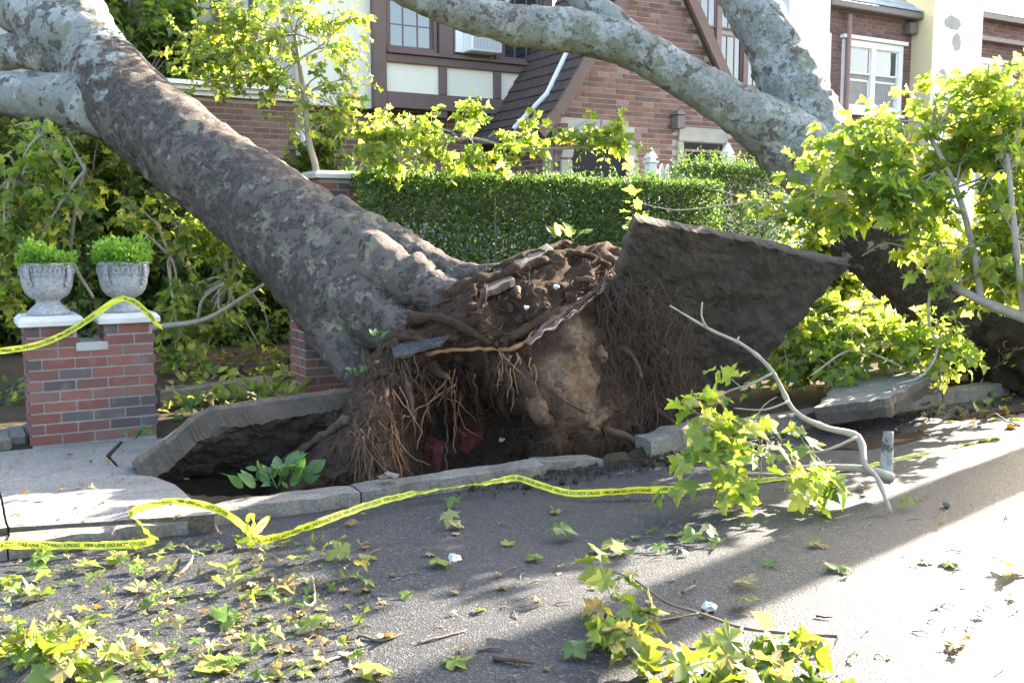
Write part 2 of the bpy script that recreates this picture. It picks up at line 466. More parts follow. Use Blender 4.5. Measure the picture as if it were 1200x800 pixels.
M['brick_pier'] = m_brick('pier_brick', [(0, (.18, .066, .050)), (.22, (.22, .085, .062)), (.42, (.085, .066, .066)), (.58, (.15, .070, .058)), (.75, (.105, .082, .082)), (.88, (.19, .095, .076))])
M['brick_house'] = m_brick('house_brick', [(0, (.25, .135, .105)), (.3, (.20, .105, .085)), (.55, (.28, .165, .13)), (.75, (.17, .095, .085)), (.9, (.32, .21, .175))])
M['brick_red'] = m_brick('row_brick', [(0, (.23, .125, .11)), (.35, (.19, .10, .088)), (.7, (.26, .15, .13)), (.9, (.16, .09, .085))])
M['mortar'] = plain('mortar', (.46, .43, .39), .95, .15, 10, .4)
M['mortar_grey'] = plain('mortar_grey', (.30, .285, .265), .95, .2, 10, .5)
M['cream'] = plain('cream_stucco', (.74, .70, .56), .9, .05, 3, .35, .006, fine=90)
M['panel'] = plain('panel_stucco', (.80, .75, .60), .9, .04, 3, .3, .006, fine=90)
M['cream_shade'] = plain('cream_stucco_shaded', (.50, .47, .38), .9, .07, 3, .3)  # darker copy of the cream stucco, shade put into the colour
M['yellow'] = plain('yellow_stucco', (.64, .55, .34), .9, .06, 3, .3)
M['white'] = plain('white_stucco', (.82, .80, .76), .85, .05, 3, .2)
M['paint'] = plain('white_paint', (.80, .80, .78), .5, .03, 6, .1)
M['timber'] = plain('brown_timber', (.155, .105, .090), .65, .14, 6, .3)
M['timber2'] = plain('mauve_window_frame', (.26, .17, .15), .6, .12, 6, .2)
M['shingle'] = plain('brown_shingle', (.088, .060, .052), .9, .3, 15, .6)
M['slate'] = plain('pale_slate', (.34, .38, .42), .5, .35, 5, .4)
M['gutter'] = plain('gutter_metal', (.16, .14, .13), .5, .15, 8, .1)
M['glass'] = m_glass('window_glass')
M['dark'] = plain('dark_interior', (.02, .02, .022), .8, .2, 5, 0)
M['urn'] = m_concrete('urn_stone', (.23, .235, .24), (.34, .345, .35), .12)
M['cap'] = plain('limestone_cap', (.50, .49, .46), .8, .22, 7, .35)
M['stone'] = plain('grey_stone', (.36, .345, .31), .9, .25, 5, .5)
M['tape'] = m_tape('tape_yellow', (.68, .72, .045))
M['ink'] = m_tape('tape_ink', (.02, .02, .02))
M['paper'] = plain('white_litter', (.50, .49, .47), .8, .06, 20, .2)
M['redbit'] = plain('faded_red', (.14, .035, .032), .9, .3, 20, .5)
M['grille'] = plain('grey_grille', (.48, .49, .50), .6, .05, 10, 0)
m_, nt_, b_ = mat('muddy_water'); M['puddle'] = m_
b_.inputs['Base Color'].default_value = (.085, .055, .035, 1); b_.inputs['Roughness'].default_value = .12
bump(nt_, b_, noi(nt_, wpos(nt_), 9, 3), .05, .01)

# ================================================================== THE SETTING
def struct(o): o['kind'] = 'structure'; return o

def pit_depth(x, y):
    """how far the torn-out hole and the yard sink or rise, relative to the sheet"""
    h = 0.0
    e = ((x - 2.9) / 2.0) ** 2 + ((y - 6.0) / 0.85) ** 2
    if e < 1: h -= 0.48 * (1 - e) ** 0.6
    return h
def kerb_y(x): return float(np.interp(x, [3.2, 4.1, 5, 8, 9], [5.13, 5.24, 5.42, 5.62, 5.66]))
def ground_z(x, y):
    if y < kerb_y(x): return -0.06
    z = 0.04 if y < 7.1 else 0.10 + min(0.12, (y - 7.1) * 0.06)
    z += 0.03 * noise.noise(Vector((x * 1.3, y * 1.3, 0.4))) if 0 < x < 14 and y < 12 else 0
    if x > 8.2 and y < 8: z += 0.10 * max(0, 1 - abs(x - 9.6) / 1.6) * max(0, 1 - abs(y - 6.3) / 1.2)
    return z + pit_depth(x, y) + (0.02 * noise.noise(Vector((x * 6, y * 6, 1))) if pit_depth(x, y) < 0 else 0)
xs = np.concatenate([np.linspace(-300, -4, 12), np.arange(-2, 12, 0.07), np.linspace(12.5, 500, 22)])
ys = np.concatenate([np.linspace(-300, 4.0, 10), [4.9, 5.08, 5.12], np.arange(5.16, 8.2, 0.06), np.linspace(8.5, 14, 12), np.linspace(16, 600, 14)])
gv = [(x, y, ground_z(x, y)) for y in ys for x in xs]
nx = len(xs)
gf = [(j*nx+i, j*nx+i+1, (j+1)*nx+i+1, (j+1)*nx+i) for j in range(len(ys)-1) for i in range(nx-1)]
struct(MB().add(gv, gf).build('ground', M['yard'], smooth=True))
b = MB()
rx = np.concatenate([np.linspace(-300, -6, 8), np.arange(-4, 16, 0.5), np.linspace(17, 500, 16)])
ry = np.concatenate([np.linspace(-6.5, 2, 6), np.arange(2.5, 5.06, 0.25)])
rv = [(x, y, 0.012 * (noise.noise(Vector((x*.8, y*.8, 3))) if -4 < x < 16 else 0) - 0.012 * max(0, (y - 4.5) / .5)) for y in ry for x in rx]
rv += [(x, kerb_y(x) + .03, -.026) for x in rx]
n_ = len(rx)
struct(b.add(rv, [(j*n_+i, j*n_+i+1, (j+1)*n_+i+1, (j+1)*n_+i) for j in range(len(ry)) for i in range(n_-1)]).build('road', M['asphalt'], smooth=True))

def polyline(pts, m):
    P = np.array([list(p) for p in pts], float)
    s = np.concatenate([[0], np.cumsum(np.linalg.norm(np.diff(P, axis=0), axis=1))])
    t = np.linspace(0, s[-1], m)
    return np.stack([np.interp(t, s, P[:, k]) for k in range(3)], 1)

def slab(name, A, B, thick, mats, parent=None, m=40, n=16, rough=0.012, edge=0.02, down=None, rim=0.0, **t):
    """broken paving: ruled sheet between the polylines A and B with a thickness; mats = top, side, underside"""
    a, bb = polyline(A, m), polyline(B, m)
    nrm = np.cross(a[-1] - a[0], bb[m//2] - a[m//2]); nrm /= np.linalg.norm(nrm)
    if down is not None and nrm @ np.array(down) > 0: nrm = -nrm
    elif down is None and nrm[2] < 0: nrm = -nrm
    top = []; bot = []
    for j in range(n):
        for i in range(m):
            p = a[i] + (bb[i] - a[i]) * j / (n - 1)
            border = i in (0, m-1) or j in (0, n-1)
            if border:
                q = Vector(p) * 7
                p = p + edge * np.array([noise.noise(q), noise.noise(q + Vector((9, 0, 0))), 0.5 * noise.noise(q + Vector((0, 9, 0)))]) + edge * .22 * np.array([noise.noise(q * 3.1), noise.noise(q * 3.1 + Vector((4, 0, 0))), .5 * noise.noise(q * 3.1 + Vector((0, 4, 0)))])
            top.append(p + nrm * rough * .5 * noise.noise(Vector(p) * 6) - (nrm * 0.006 if border else 0))
            pb = p - nrm * thick * (1 + 0.25 * noise.noise(Vector(p) * 3))
            if border: pb = pb + (a[m//2] + bb[m//2] - 2 * p) * 0.5 * 0.02 * random.random()
            bot.append(pb + nrm * rough * 2.2 * fbm(p, 9, 4))
    g = lambda i, j, k: k * n * m + j * m + i
    V = top + bot; F = []; mi = []
    for j in range(n - 1):
        for i in range(m - 1):
            F.append((g(i,j,0), g(i+1,j,0), g(i+1,j+1,0), g(i,j+1,0))); mi.append(0)
            F.append((g(i,j,1), g(i,j+1,1), g(i+1,j+1,1), g(i+1,j,1))); mi.append(2)
    ring = [((i, j), (i + 1, j)) for i in range(m - 1) for j in (0, n - 1)] + [((i, j), (i, j + 1)) for j in range(n - 1) for i in (0, m - 1)]
    if rim > 0:                                        # concrete rim above, caked soil below
        midv = {}
        for e in ring:
            for (i, j) in e:
                if (i, j) not in midv:
                    a0, b0 = np.array(V[g(i,j,0)]), np.array(V[g(i,j,1)]); midv[(i, j)] = len(V)
                    V.append(a0 + (b0 - a0) * rim * (1 + .35 * noise.noise(Vector(a0) * 9)) + nrm * .0 + .008 * np.array([noise.noise(Vector(a0) * 30), noise.noise(Vector(a0) * 30 + Vector((7, 0, 0))), 0]))
        for e0, e1 in ring:
            F.append((g(*e0,0), g(*e1,0), midv[e1], midv[e0])); mi.append(1)
            F.append((midv[e0], midv[e1], g(*e1,1), g(*e0,1))); mi.append(2)
    else:
        for e0, e1 in ring: F.append((g(*e0,0), g(*e1,0), g(*e1,1), g(*e0,1))); mi.append(1)
    mb = MB(); mb.v = [tuple(v) for v in V]; mb.f = F; mb.m = mi
    return mb.build(name, mats, parent, **t)

conc = [M['concrete'], M['edge'], M['under']]
side = bpy.data.objects.new('pavement', None); C.objects.link(side); struct(side)
Z0 = 0.085
def flag(A, B, **k): return slab('paving_slab', A, B, 0.11, conc, side, rough=.004, edge=.006, **k)
brk = [on_z(150, 545, Z0), on_z(176, 556, Z0), on_z(205, 566, Z0), on_z(226, 585, Z0), on_z(250, 601, Z0)]
flag([(0.235, 6.18, Z0), (0.235, 5.205, Z0)], [(0.90, 6.16, Z0)] + brk)
flag([(0.235, 7.06, Z0), (0.235, 6.19, Z0)], [(1.02, 7.05, Z0), (0.86, 6.6, Z0), (0.88, 6.17, Z0)])
flag([(1.04, 7.06, Z0-.01), (0.89, 6.6, Z0-.01), (0.90, 6.2, Z0-.02)], [(1.75, 7.06, Z0-.03), (1.6, 6.9, Z0-.05), (1.25, 6.5, Z0-.06)])
for i in range(4):
    x1 = 0.225 - i * 1.3
    flag([(x1 - 1.29, 6.18, Z0), (x1 - 1.29, 5.205, Z0)], [(x1, 6.18, Z0), (x1, 5.205, Z0)])
    flag([(x1 - 1.29, 7.06, Z0), (x1 - 1.29, 6.19, Z0)], [(x1, 7.06, Z0), (x1, 6.19, Z0)])
for i in range(9):
    x0 = 10.6 + i * 1.3
    flag([(x0, 6.7, Z0), (x0, 5.5, Z0)], [(x0 + 1.29, 6.7, Z0), (x0 + 1.29, 5.5, Z0)])

# kerb stones, each a piece
kerb = bpy.data.objects.new('kerb', None); C.objects.link(kerb); struct(kerb)
def kerbstone(x0, x1, y=5.05, z=0.07, w=0.17, dz=0.0, dy=0.0, n=30):
    pa = [(x0, y + w, z), (x1, y + w + dy, z + dz)]; pb = [(x0, y, z), (x1, y + dy, z + dz)]
    return slab('kerb_stone', pa, pb, 0.3, [M['curb'], M['curb'], M['edge']], kerb, m=n, n=6, rough=.014, edge=.028)
for x0, x1, z in ((-6, -3.6, .05), (-3.59, -1.2, .05), (-1.19, 0.22, .05), (0.23, 1.02, .06)):
    kerbstone(x0, x1, y=4.98, z=z, w=.215)
kerbstone(1.04, 1.95, z=.065); kerbstone(1.96, 3.16, z=.07)
kerbstone(3.18, 3.62, y=5.14, z=.06, dz=-.025)
kerbstone(4.05, 4.75, y=5.18, z=.10, dz=.07, dy=.10)
for x0, x1, y, dy in ((5.0, 6.3, 5.32, .10), (6.32, 7.5, 5.42, .10), (7.52, 8.9, 5.52, .06), (8.92, 11, 5.58, 0), (11.02, 14, 5.58, 0), (14.02, 18, 5.58, 0), (18.02, 26, 5.58, 0)):
    kerbstone(x0, x1, y=y, z=.10, dy=dy)
# dirt and grit swept against the kerb
g = MB()
for k in range(1500):
    x = random.choice((random.uniform(2.6, 9.5), random.gauss(4.0, .6))); y = 5.15 + max(0, (x - 3.4)) * .05 - abs(random.gauss(0, .16)) - .03
    if y > 5.3 + max(0, (x - 4) * .04): continue
    r = random.uniform(.003, .013) if random.random() < .95 else random.uniform(.014, .035); vs = [(x + r*random.uniform(.6,1.2)*a, y + r*random.uniform(.6,1.2)*b_, .004 + r*.8*c) for a, b_, c in ((1,0,0),(-1,0,0),(0,1,0),(0,-1,0),(0,0,1.2),(0,0,-.6))]
    g.add(vs, [(0,2,4),(2,1,4),(1,3,4),(3,0,4),(2,0,5),(1,2,5),(3,1,5),(0,3,5)])
g.build('grit', M['soil'], label='dark grit and soil crumbs spilled along the gutter', cat='grit', kind='stuff')
# puddles of muddy water in the gutter
def puddle(c, rx_, ry_, label):
    vs = [(c[0], c[1], c[2])]; n = 36
    for k in range(n):
        a = 2*math.pi*k/n; w = 1 + .35*noise.noise(Vector((math.cos(a)*1.6, math.sin(a)*1.6, c[0])))
        vs.append((c[0] + rx_*w*math.cos(a), c[1] + ry_*w*math.sin(a), c[2]))
    o = MB().add(vs, [(0, 1+k, 1+(k+1) % n) for k in range(n)]).build('puddle', M['puddle']); struct(o); return o
puddle((5.75, 4.72, .0035), .6, .13, '')
puddle((7.5, 5.0, .0035), .6, .09, '')

# ================================================================== BRICKWORK
def box_mesh(name, sx, sy, sz, bev=0.004):
    bm = bmesh.new(); bmesh.ops.create_cube(bm, size=1)
    bmesh.ops.scale(bm, vec=(sx, sy, sz), verts=bm.verts)
    me = bpy.data.meshes.new(name); bm.to_mesh(me); bm.free(); return me
def in_frame(p, pad=10):
    u, v, z = view(p)
    return z > 0 and -pad < u < 1200 + pad and -pad < v < 800 + pad
def brickwork(parent, o, ud, w, h, mat_, keep=lambda s, z: True, L=0.203, H=0.057, J=0.012, depth=0.03, limit=300, prefer=None, name='brick', proud=.009):
    """running-bond bricks on the vertical plane through o along ud; outward = ud x up"""
    o = Vector(o); ud = Vector(ud).normalized(); out = ud.cross(Vector((0, 0, 1)))
    rz = math.atan2(ud.y, ud.x)
    full = []; z = J / 2; row = 0
    while z + H <= h + .001:
        s = -(L + J) / 2 if row % 2 else 0.0
        while s < w - .02:
            a, b2 = max(s, 0) , min(s + L, w)
            if b2 - a > .04 and keep((a + b2) / 2, z + H / 2):
                c = o + ud * ((a + b2) / 2) + Vector((0, 0, z + H / 2)) + out * (proud - depth / 2 + random.uniform(-.002, .002))
                full.append((c, b2 - a))
            s += L + J
        z += H + J; row += 1
    vis = [q for q in full if in_frame(q[0])]
    key = (lambda q: (0 if prefer(*view(q[0])[:2]) else 1, view(q[0])[2])) if prefer else (lambda q: view(q[0])[2])
    vis.sort(key=key)
    pick = vis[:limit]; ids = set(id(q) for q in pick)
    rest = [q for q in full if id(q) not in ids]
    cache = {}
    off = world_loc(parent)
    for c, l in pick:
        k = round(l, 3)
        if k not in cache:
            cache[k] = box_mesh('brick', l, depth, H); cache[k].materials.append(mat_)
        ob = bpy.data.objects.new(name, cache[k]); C.objects.link(ob); ob.parent = parent
        ob.location = c - off; ob.rotation_euler = (random.uniform(-.006, .006), random.uniform(-.006, .006), rz)
    if rest:
        b = MB()
        for c, l in rest: b.obox(c, ud * l / 2, out * depth / 2, Vector((0, 0, H / 2)))
        b.build('brickwork', mat_, parent, kind='stuff')

# ================================================================== HOUSES
def window(parent, x0, x1, z0, z1, y, frame, cols=1, rows=2, fw=0.07, sash=None, muntin=None, sill=True, dep=0.08):
    """a window part with frame, sill, panes and glazing bars as sub-parts; front face at y"""
    w = MB()
    w.box(x0, x1, y, y + dep, z1 - fw, z1); w.box(x0, x1, y, y + dep, z0, z0 + fw)
    w.box(x0, x0 + fw, y, y + dep, z0 + fw, z1 - fw); w.box(x1 - fw, x1, y, y + dep, z0 + fw, z1 - fw)
    cw = (x1 - x0 - fw) / cols
    for i in range(1, cols):
        xx = x0 + fw / 2 + cw * i; w.box(xx - fw / 2, xx + fw / 2, y + .004, y + dep, z0 + fw, z1 - fw)
    win = w.build('window', frame, parent)
    if sill: MB().box(x0 - .05, x1 + .05, y - .05, y + .03, z0 - .06, z0 - .002).build('sill', frame, win)
    rh = (z1 - z0 - fw) / rows
    for i in range(cols):
        a = x0 + fw / 2 + cw * i + fw / 2; bx_ = a + cw - fw
        for j in range(rows):
            c = z0 + fw / 2 + rh * j + fw / 2 - .01; d = c + rh - fw + .02
            yy = y + .035 + (.02 if j == 0 else 0)
            MB().box(a + .002, bx_ - .002, yy + .012, yy + .016, c, d).build('pane', M['glass'], win)
            s = MB(); t = .03
            s.box(a + .002, bx_ - .002, yy, yy + .03, c - .002, c + t); s.box(a + .002, bx_ - .002, yy, yy + .03, d - t, d + .002)
            s.box(a + .002, a + t, yy, yy + .03, c + t, d - t); s.box(bx_ - t, bx_ - .002, yy, yy + .03, c + t, d - t)
            if muntin:
                for q in range(1, muntin[0]):
                    xx = a + (bx_ - a) * q / muntin[0]; s.box(xx - .009, xx + .009, yy + .003, yy + .025, c + t, d - t)
                for q in range(1, muntin[1]):
                    zz = c + (d - c) * q / muntin[1]; s.box(a + t, bx_ - t, yy + .005, yy + .023, zz - .008, zz + .008)
            s.build('sash', sash or frame, win)
    return win

# ---- half-timbered brick row house
H1 = empty('row_house', (7.5, 12.8, 0), 'brick row house with brown half-timbering, cream panels and a steep brick gable porch', 'house', 'row houses along the street')
MB().box(0.6, 10.3, 12.8, 13.3, 0, 3.2).build('wall', M['mortar'], H1)
brickwork(H1, (4.3, 12.8, 1.6), (1, 0, 0), 3.4, 1.58, M['brick_house'], limit=150, prefer=lambda u, v: 430 < u < 625 and 120 < v < 190)
MB().box(4.18, 5.13, 12.62, 13.2, 3.1, 7.5).build('stucco_wall', M['cream'], H1)
MB().box(-2, 4.175, 12.9, 13.2, 3.22, 7.5).build('stucco_wall', M['cream_shade'], H1)  # left wall section, its shade painted in with the darkened cream
# brick projecting bay with moulded gutter, left
by = 12.2
MB().box(1.6, 3.95, by, 12.79, 0, 3.05).build('bay_wall', M['mortar'], H1)
brickwork(H1, (1.7, by, 1.7), (1, 0, 0), 2.25, 1.34, M['brick_house'], limit=120, prefer=lambda u, v: 230 < u < 350 and 105 < v < 170)
c_ = MB(); c_.box(1.5, 4.05, by - .10, 12.8, 3.06, 3.11); c_.box(1.45, 4.10, by - .16, 12.8, 3.112, 3.16); c_.box(1.40, 4.15, by - .22, 12.8, 3.162, 3.21)
c_.build('cornice', M['white'], H1)
MB().tube([(4.02, 12.1, 3.05), (4.02, 12.1, 1.5), (4.02, 12.1, .2)], .04, 10).build('downpipe', M['paint'], H1)
window(H1, 2.2, 3.7, 3.35, 5.0, 12.86, M['timber'], cols=3, rows=2, muntin=(2, 2))
# half timbered bay
fy = 12.5
MB().box(5.2, 7.85, fy + .06, 12.82, 3.14, 3.72).build('stucco_panel', M['panel'], H1)
MB().box(5.2, 7.85, fy + .10, 12.82, 5.2, 7.4).build('stucco_panel', M['panel'], H1)
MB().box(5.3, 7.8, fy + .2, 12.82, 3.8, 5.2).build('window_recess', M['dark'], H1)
for x0, x1, z0, z1, yy in ((5.13, 5.31, 3.10, 5.3, fy), (6.09, 6.20, 3.335, 3.71, fy + .006), (6.94, 7.05, 3.335, 3.71, fy + .006), (7.76, 7.9, 3.335, 5.2, fy + .006),
                            (6.09, 6.30, 3.875, 5.2, fy + .006), (6.96, 7.08, 3.875, 5.2, fy + .006)):
    MB().box(x0, x1, yy, fy + .24, z0, z1).build('timber_post', M['timber'], H1, bevel=.008)
for z0, z1, pr_ in ((3.12, 3.33, 0), (3.715, 3.82, 0), (3.825, 3.87, -.04), (5.2, 5.42, 0)):
    MB().box(5.312 if pr_ == 0 else 5.318, 7.9, fy + .003 + pr_, fy + .2, z0, z1).build('timber_beam', M['timber'], H1, bevel=.006)
for x in (5.17, 6.04, 6.89):
    b = MB(); b.box(x, x + .17, fy + .02, 12.79, 3.02, 3.118); b.box(x + .03, x + .14, fy + .08, 12.79, 2.94, 3.018); b.build('corbel', M['timber'], H1, bevel=.01)
window(H1, 5.33, 6.07, 3.88, 5.18, fy + .05, M['timber'], cols=1, rows=1, muntin=(3, 4), sash=M['gutter'], sill=False, fw=.05)
window(H1, 6.31, 6.95, 3.88, 5.18, fy + .05, M['timber'], cols=1, rows=1, muntin=(2, 4), sash=M['gutter'], sill=False, fw=.04)
window(H1, 7.09, 7.75, 3.88, 5.18, fy + .05, M['timber'], cols=1, rows=1, muntin=(3, 4), sash=M['gutter'], sill=False, fw=.04)
# air conditioner standing in the middle window
AC = empty('air_conditioner', (6.68, fy, 3.9), 'white window air conditioner with grey grille sticking out of the timbered bay', 'air conditioner')
MB().box(6.45, 6.92, fy - .24, fy + .12, 3.92, 4.26).build('casing', M['paint'], AC, bevel=.012)
g = MB()
for k in range(13): g.box(6.475, 6.895, fy - .252, fy - .241, 3.95 + k * .0225, 3.962 + k * .0225)
for k in range(9): g.box(6.48 + k * .05, 6.488 + k * .05, fy - .249, fy - .2405, 3.95, 4.235)
g.build('grille', M['grille'], AC)
MB().box(6.33, 6.445, fy - .01, fy + .04, 3.92, 4.30).build('side_panel', M['paint'], AC)

# gable porch
gy = 11.0
gable = [(6.98, gy, 0), (10.3, gy, 0), (10.3, gy, 2.75), (8.53, gy, 5.42), (7.0, gy, 3.05)]
MB().prism(gable, (0, .25, 0)).build('gable_wall', M['mortar'], H1)
MB().box(6.98, 7.2, gy + .26, 12.79, 0, 2.72).build('porch_side_wall', M['mortar'], H1)
brickwork(H1, (6.98, 12.78, 1.6), (0, -1, 0), 1.5, 1.1, M['brick_house'], limit=40)
def keep_gable(s, z):
    x, zz = 6.98 + s, 1.7 + z
    if zz > 5.3: return False
    if x < 8.53 and zz > 3.0 + (x - 7.02) * 1.56: return False
    if x > 8.53 and zz > 5.36 - (x - 8.53) * 1.52: return False
    if 7.12 < x < 8.22 and zz < 2.95: return False
    if 9.0 < x < 9.92 and 2.3 < zz < 2.9: return False
    return True
brickwork(H1, (6.98, gy, 1.7), (1, 0, 0), 3.32, 3.7, M['brick_house'], keep=keep_gable, limit=300,
          prefer=lambda u, v: (700 < u < 835 and v < 60) or (660 < u < 860 and 90 < v < 195))
# porch roof: left slope with bell-cast foot, right slope, shingle courses
def roof_slope(sgn, prof):
    base = MB()
    poly = [(8.53 + sgn * x, 0, z) for x, z in prof]
    vs = []
    for (x, _, z) in poly: vs += [(x, gy - .12, z), (x, 12.7, z), (x, gy - .12, z - .09), (x, 12.7, z - .09)]
    fs = []
    for i in range(len(poly) - 1):
        a, b2 = 4 * i, 4 * i + 4
        fs += [(a, b2, b2+1, a+1), (a+2, a+3, b2+3, b2+2), (a, a+2, b2+2, b2), (a+1, b2+1, b2+3, a+3)]
    fs += [(0, 1, 3, 2), (4*len(poly)-4, 4*len(poly)-2, 4*len(poly)-1, 4*len(poly)-3)]
    r = base.add(vs, fs).build('porch_roof', M['shingle'], H1)
    P = polyline([(x, 0, z) for x, _, z in poly], 20)
    for i in range(19):
        a, b2 = Vector(P[i]), Vector(P[i+1]); d = b2 - a; nn = Vector((-d.z, 0, d.x)).normalized()
        if nn.z < 0: nn = -nn
        y = gy - .10 - (i % 2) * .09
        while y < 12.68:
            y1 = min(y + .19, 12.69); y0 = max(y + .004, gy - .115)
            if y1 - y0 > .03:
                t = .012 + random.uniform(0, .006)
                MB().prism([(a.x, y0, a.z) , (b2.x, y0, b2.z), Vector((b2.x, y0, b2.z)) + nn * (t + .008), Vector((a.x, y0, a.z)) + nn * .006], (0, y1 - y0 - .004, 0)).build('shingle', M['shingle'], r)
            y += .194
    return r
roof_slope(-1, [(0, 5.52), (0.9, 4.1), (1.35, 3.4), (1.62, 3.02), (1.9, 2.74)])
roof_slope(1, [(0, 5.515), (0.9, 4.12), (1.7, 2.9), (1.95, 2.62)])
for sg, pts in ((-1, [(0.02, 5.40), (0.9, 4.02), (1.35, 3.33), (1.6, 2.97), (1.86, 2.70)]), (1, [(0.02, 5.40), (1.75, 2.78), (1.93, 2.56)])):
    b = MB()
    for (xa, za), (xb, zb) in zip(pts, pts[1:]): b.bar((8.53 + sg*xa, gy - .16, za), (8.53 + sg*xb, gy - .16, zb), .055, .15, up=(0, 0, 1))
    b.build('bargeboard', M['timber'], H1)
def on_roof(u, v, lift=.05):
    q = _ray(u, v); t = 9.0
    while t < 20:
        x, z = EYE[0] + t*q[0], EYE[2] + t*q[2]
        if x > 6.4 and z < float(np.interp(8.53 - x, [0, .9, 1.35, 1.62, 1.9, 2.2], [5.52, 4.1, 3.4, 3.02, 2.74, 2.5])): break
        t += .01
    return Vector(EYE + (t - lift) * q)
MB().tube([on_roof(664, 62, .1), on_roof(641, 110, .1), on_roof(602, 151, .1)], .034, 10).build('downpipe', M['paint'], H1)
MB().box(6.55, 6.68, gy - .1, 12.45, 2.66, 2.76).build('porch_gutter', M['gutter'], H1)
# stone-framed arched porch opening, small window with stone lintel, lantern
b = MB(); n = 14
arc = [(7.68 + .44 * math.cos(math.pi * k / n), gy - .005, 2.42 + .36 * math.sin(math.pi * k / n)) for k in range(n + 1)]
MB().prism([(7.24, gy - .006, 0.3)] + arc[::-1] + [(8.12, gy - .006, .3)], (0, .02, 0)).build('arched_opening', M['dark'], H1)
for k in range(n // 2 + 1):
    a0, a1 = math.pi * 2 * k / (n + 2) + .01, math.pi * 2 * (k + 1) / (n + 2) - .01
    q = lambda r, a: (7.68 + r * math.cos(a), gy - .045, 2.42 + r * .84 * math.sin(a))
    MB().prism([q(.445, a0), q(.62, a0), q(.62, a1), q(.445, a1)], (0, .08, 0)).build('stone_block', M['stone'], H1, bevel=.008)
for k in range(6):
    for xa, xb in ((7.06, 7.235), (8.125, 8.30)):
        z = 2.40 - .28 * k; MB().box(xa - (k % 2) * .04 * (1 if xa < 7.5 else 0), xb + (k % 2) * .04 * (1 if xa > 7.5 else 0), gy - .045, gy + .03, z - .27, z).build('stone_block', M['stone'], H1, bevel=.008)
MB().box(9.0, 9.9, gy - .04, gy + .05, 2.72, 2.92).build('stone_lintel', M['stone'], H1, bevel=.01)
for xa in (8.98, 9.82): MB().box(xa, xa + .11, gy - .04, gy + .05, 2.1, 2.715).build('stone_block', M['stone'], H1, bevel=.008)
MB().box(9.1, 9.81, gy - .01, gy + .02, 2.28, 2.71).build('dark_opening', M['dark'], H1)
window(H1, 9.1, 9.81, 2.1, 2.62, gy - .035, M['timber2'], cols=1, rows=1, fw=.035, muntin=(6, 1), sill=True, dep=.03)
ln = empty('wall_lantern', (8.93, gy - .1, 2.86), 'small dark box lantern on the brick gable above the stone-framed window', 'lantern')
b = MB(); b.box(8.86, 9.0, gy - .17, gy - .03, 2.88, 3.06); b.build('lamp_body', M['gutter'], ln, bevel=.01)
MB().add([(8.84, gy-.19, 3.062), (9.02, gy-.19, 3.062), (9.02, gy-.01, 3.062), (8.84, gy-.01, 3.062), (8.93, gy-.1, 3.15)], [(0,1,4),(1,2,4),(2,3,4),(3,0,4),(3,2,1,0)]).build('lamp_roof', M['gutter'], ln)
MB().box(8.90, 8.96, gy - .04, gy - .001, 2.84, 2.9).build('bracket', M['gutter'], ln)
# right wing of the house: brick wall and tall brown window
MB().box(10.301, 12.35, 12.62, 13.2, 0, 7.2).build('wall', M['mortar'], H1)
brickwork(H1, (10.31, 12.62, 2.4), (1, 0, 0), 2.04, 1.32, M['brick_house'], limit=60)
window(H1, 10.45, 12.3, 3.76, 5.6, 12.54, M['timber2'], cols=3, rows=2, fw=.10, muntin=(3, 1), sash=M['timber2'])
MB().box(12.36, 13.30, 12.3, 13.2, 0, 7.5).build('chimney_wall', M['white'], H1)

# ---- plain brick row house, right
H2 = empty('row_house', (14.5, 12.8, 0), 'brick row house with paired white sash windows under a slate eave', 'house', 'row houses along the street')
MB().box(13.31, 15.65, 12.53, 13.2, 0, 5.35).build('wall', M['mortar_grey'], H2)
brickwork(H2, (13.33, 12.53, 2.7), (1, 0, 0), 2.32, 2.6, M['brick_red'], limit=300, keep=lambda s, z: not (.60 < s < 1.97 and .92 < z < 2.06))
window(H2, 13.85, 15.38, 3.58, 4.80, 12.47, M['paint'], cols=2, rows=2, fw=.11)
MB().box(13.80, 15.45, 12.42, 12.55, 4.81, 4.87).build('window_head', M['paint'], H2)
MB().box(13.33, 13.5, 12.44, 12.60, 3.7, 4.85).build('window_frame', M['paint'], H2)
MB().tube([(13.9, 12.42, 5.2), (13.9, 12.42, 2.0), (13.9, 12.42, .3)], .045, 10).build('downpipe', M['timber2'], H2)
MB().box(13.31, 15.75, 12.28, 12.52, 5.27, 5.38).build('gutter', M['gutter'], H2, bevel=.015)
MB().box(15.42, 15.62, 12.36, 12.52, 5.02, 5.22).build('hopper', M['gutter'], H2, bevel=.015)
sl = MB().add([(13.31, 12.3, 5.385), (15.7, 12.3, 5.385), (15.7, 14.6, 6.9), (13.31, 14.6, 6.9)], [(0,1,2,3)]).build('roof', M['slate'], H2)
for r_ in range(12):
    for k in range(9):
        x0 = 13.32 + k * .265 + (r_ % 2) * .12; x1 = min(x0 + .255, 15.7)
        y0 = 12.28 + r_ * .19; z0 = 5.40 + (y0 - 12.3) * .6587
        if x1 - x0 > .05: MB().prism([(x0, y0, z0 + .012), (x0, y0 + .2, z0 + .1367), (x0, y0 + .2, z0 + .1467), (x0, y0, z0 + .028)], (x1 - x0, 0, 0)).build('slate', M['slate'], sl)
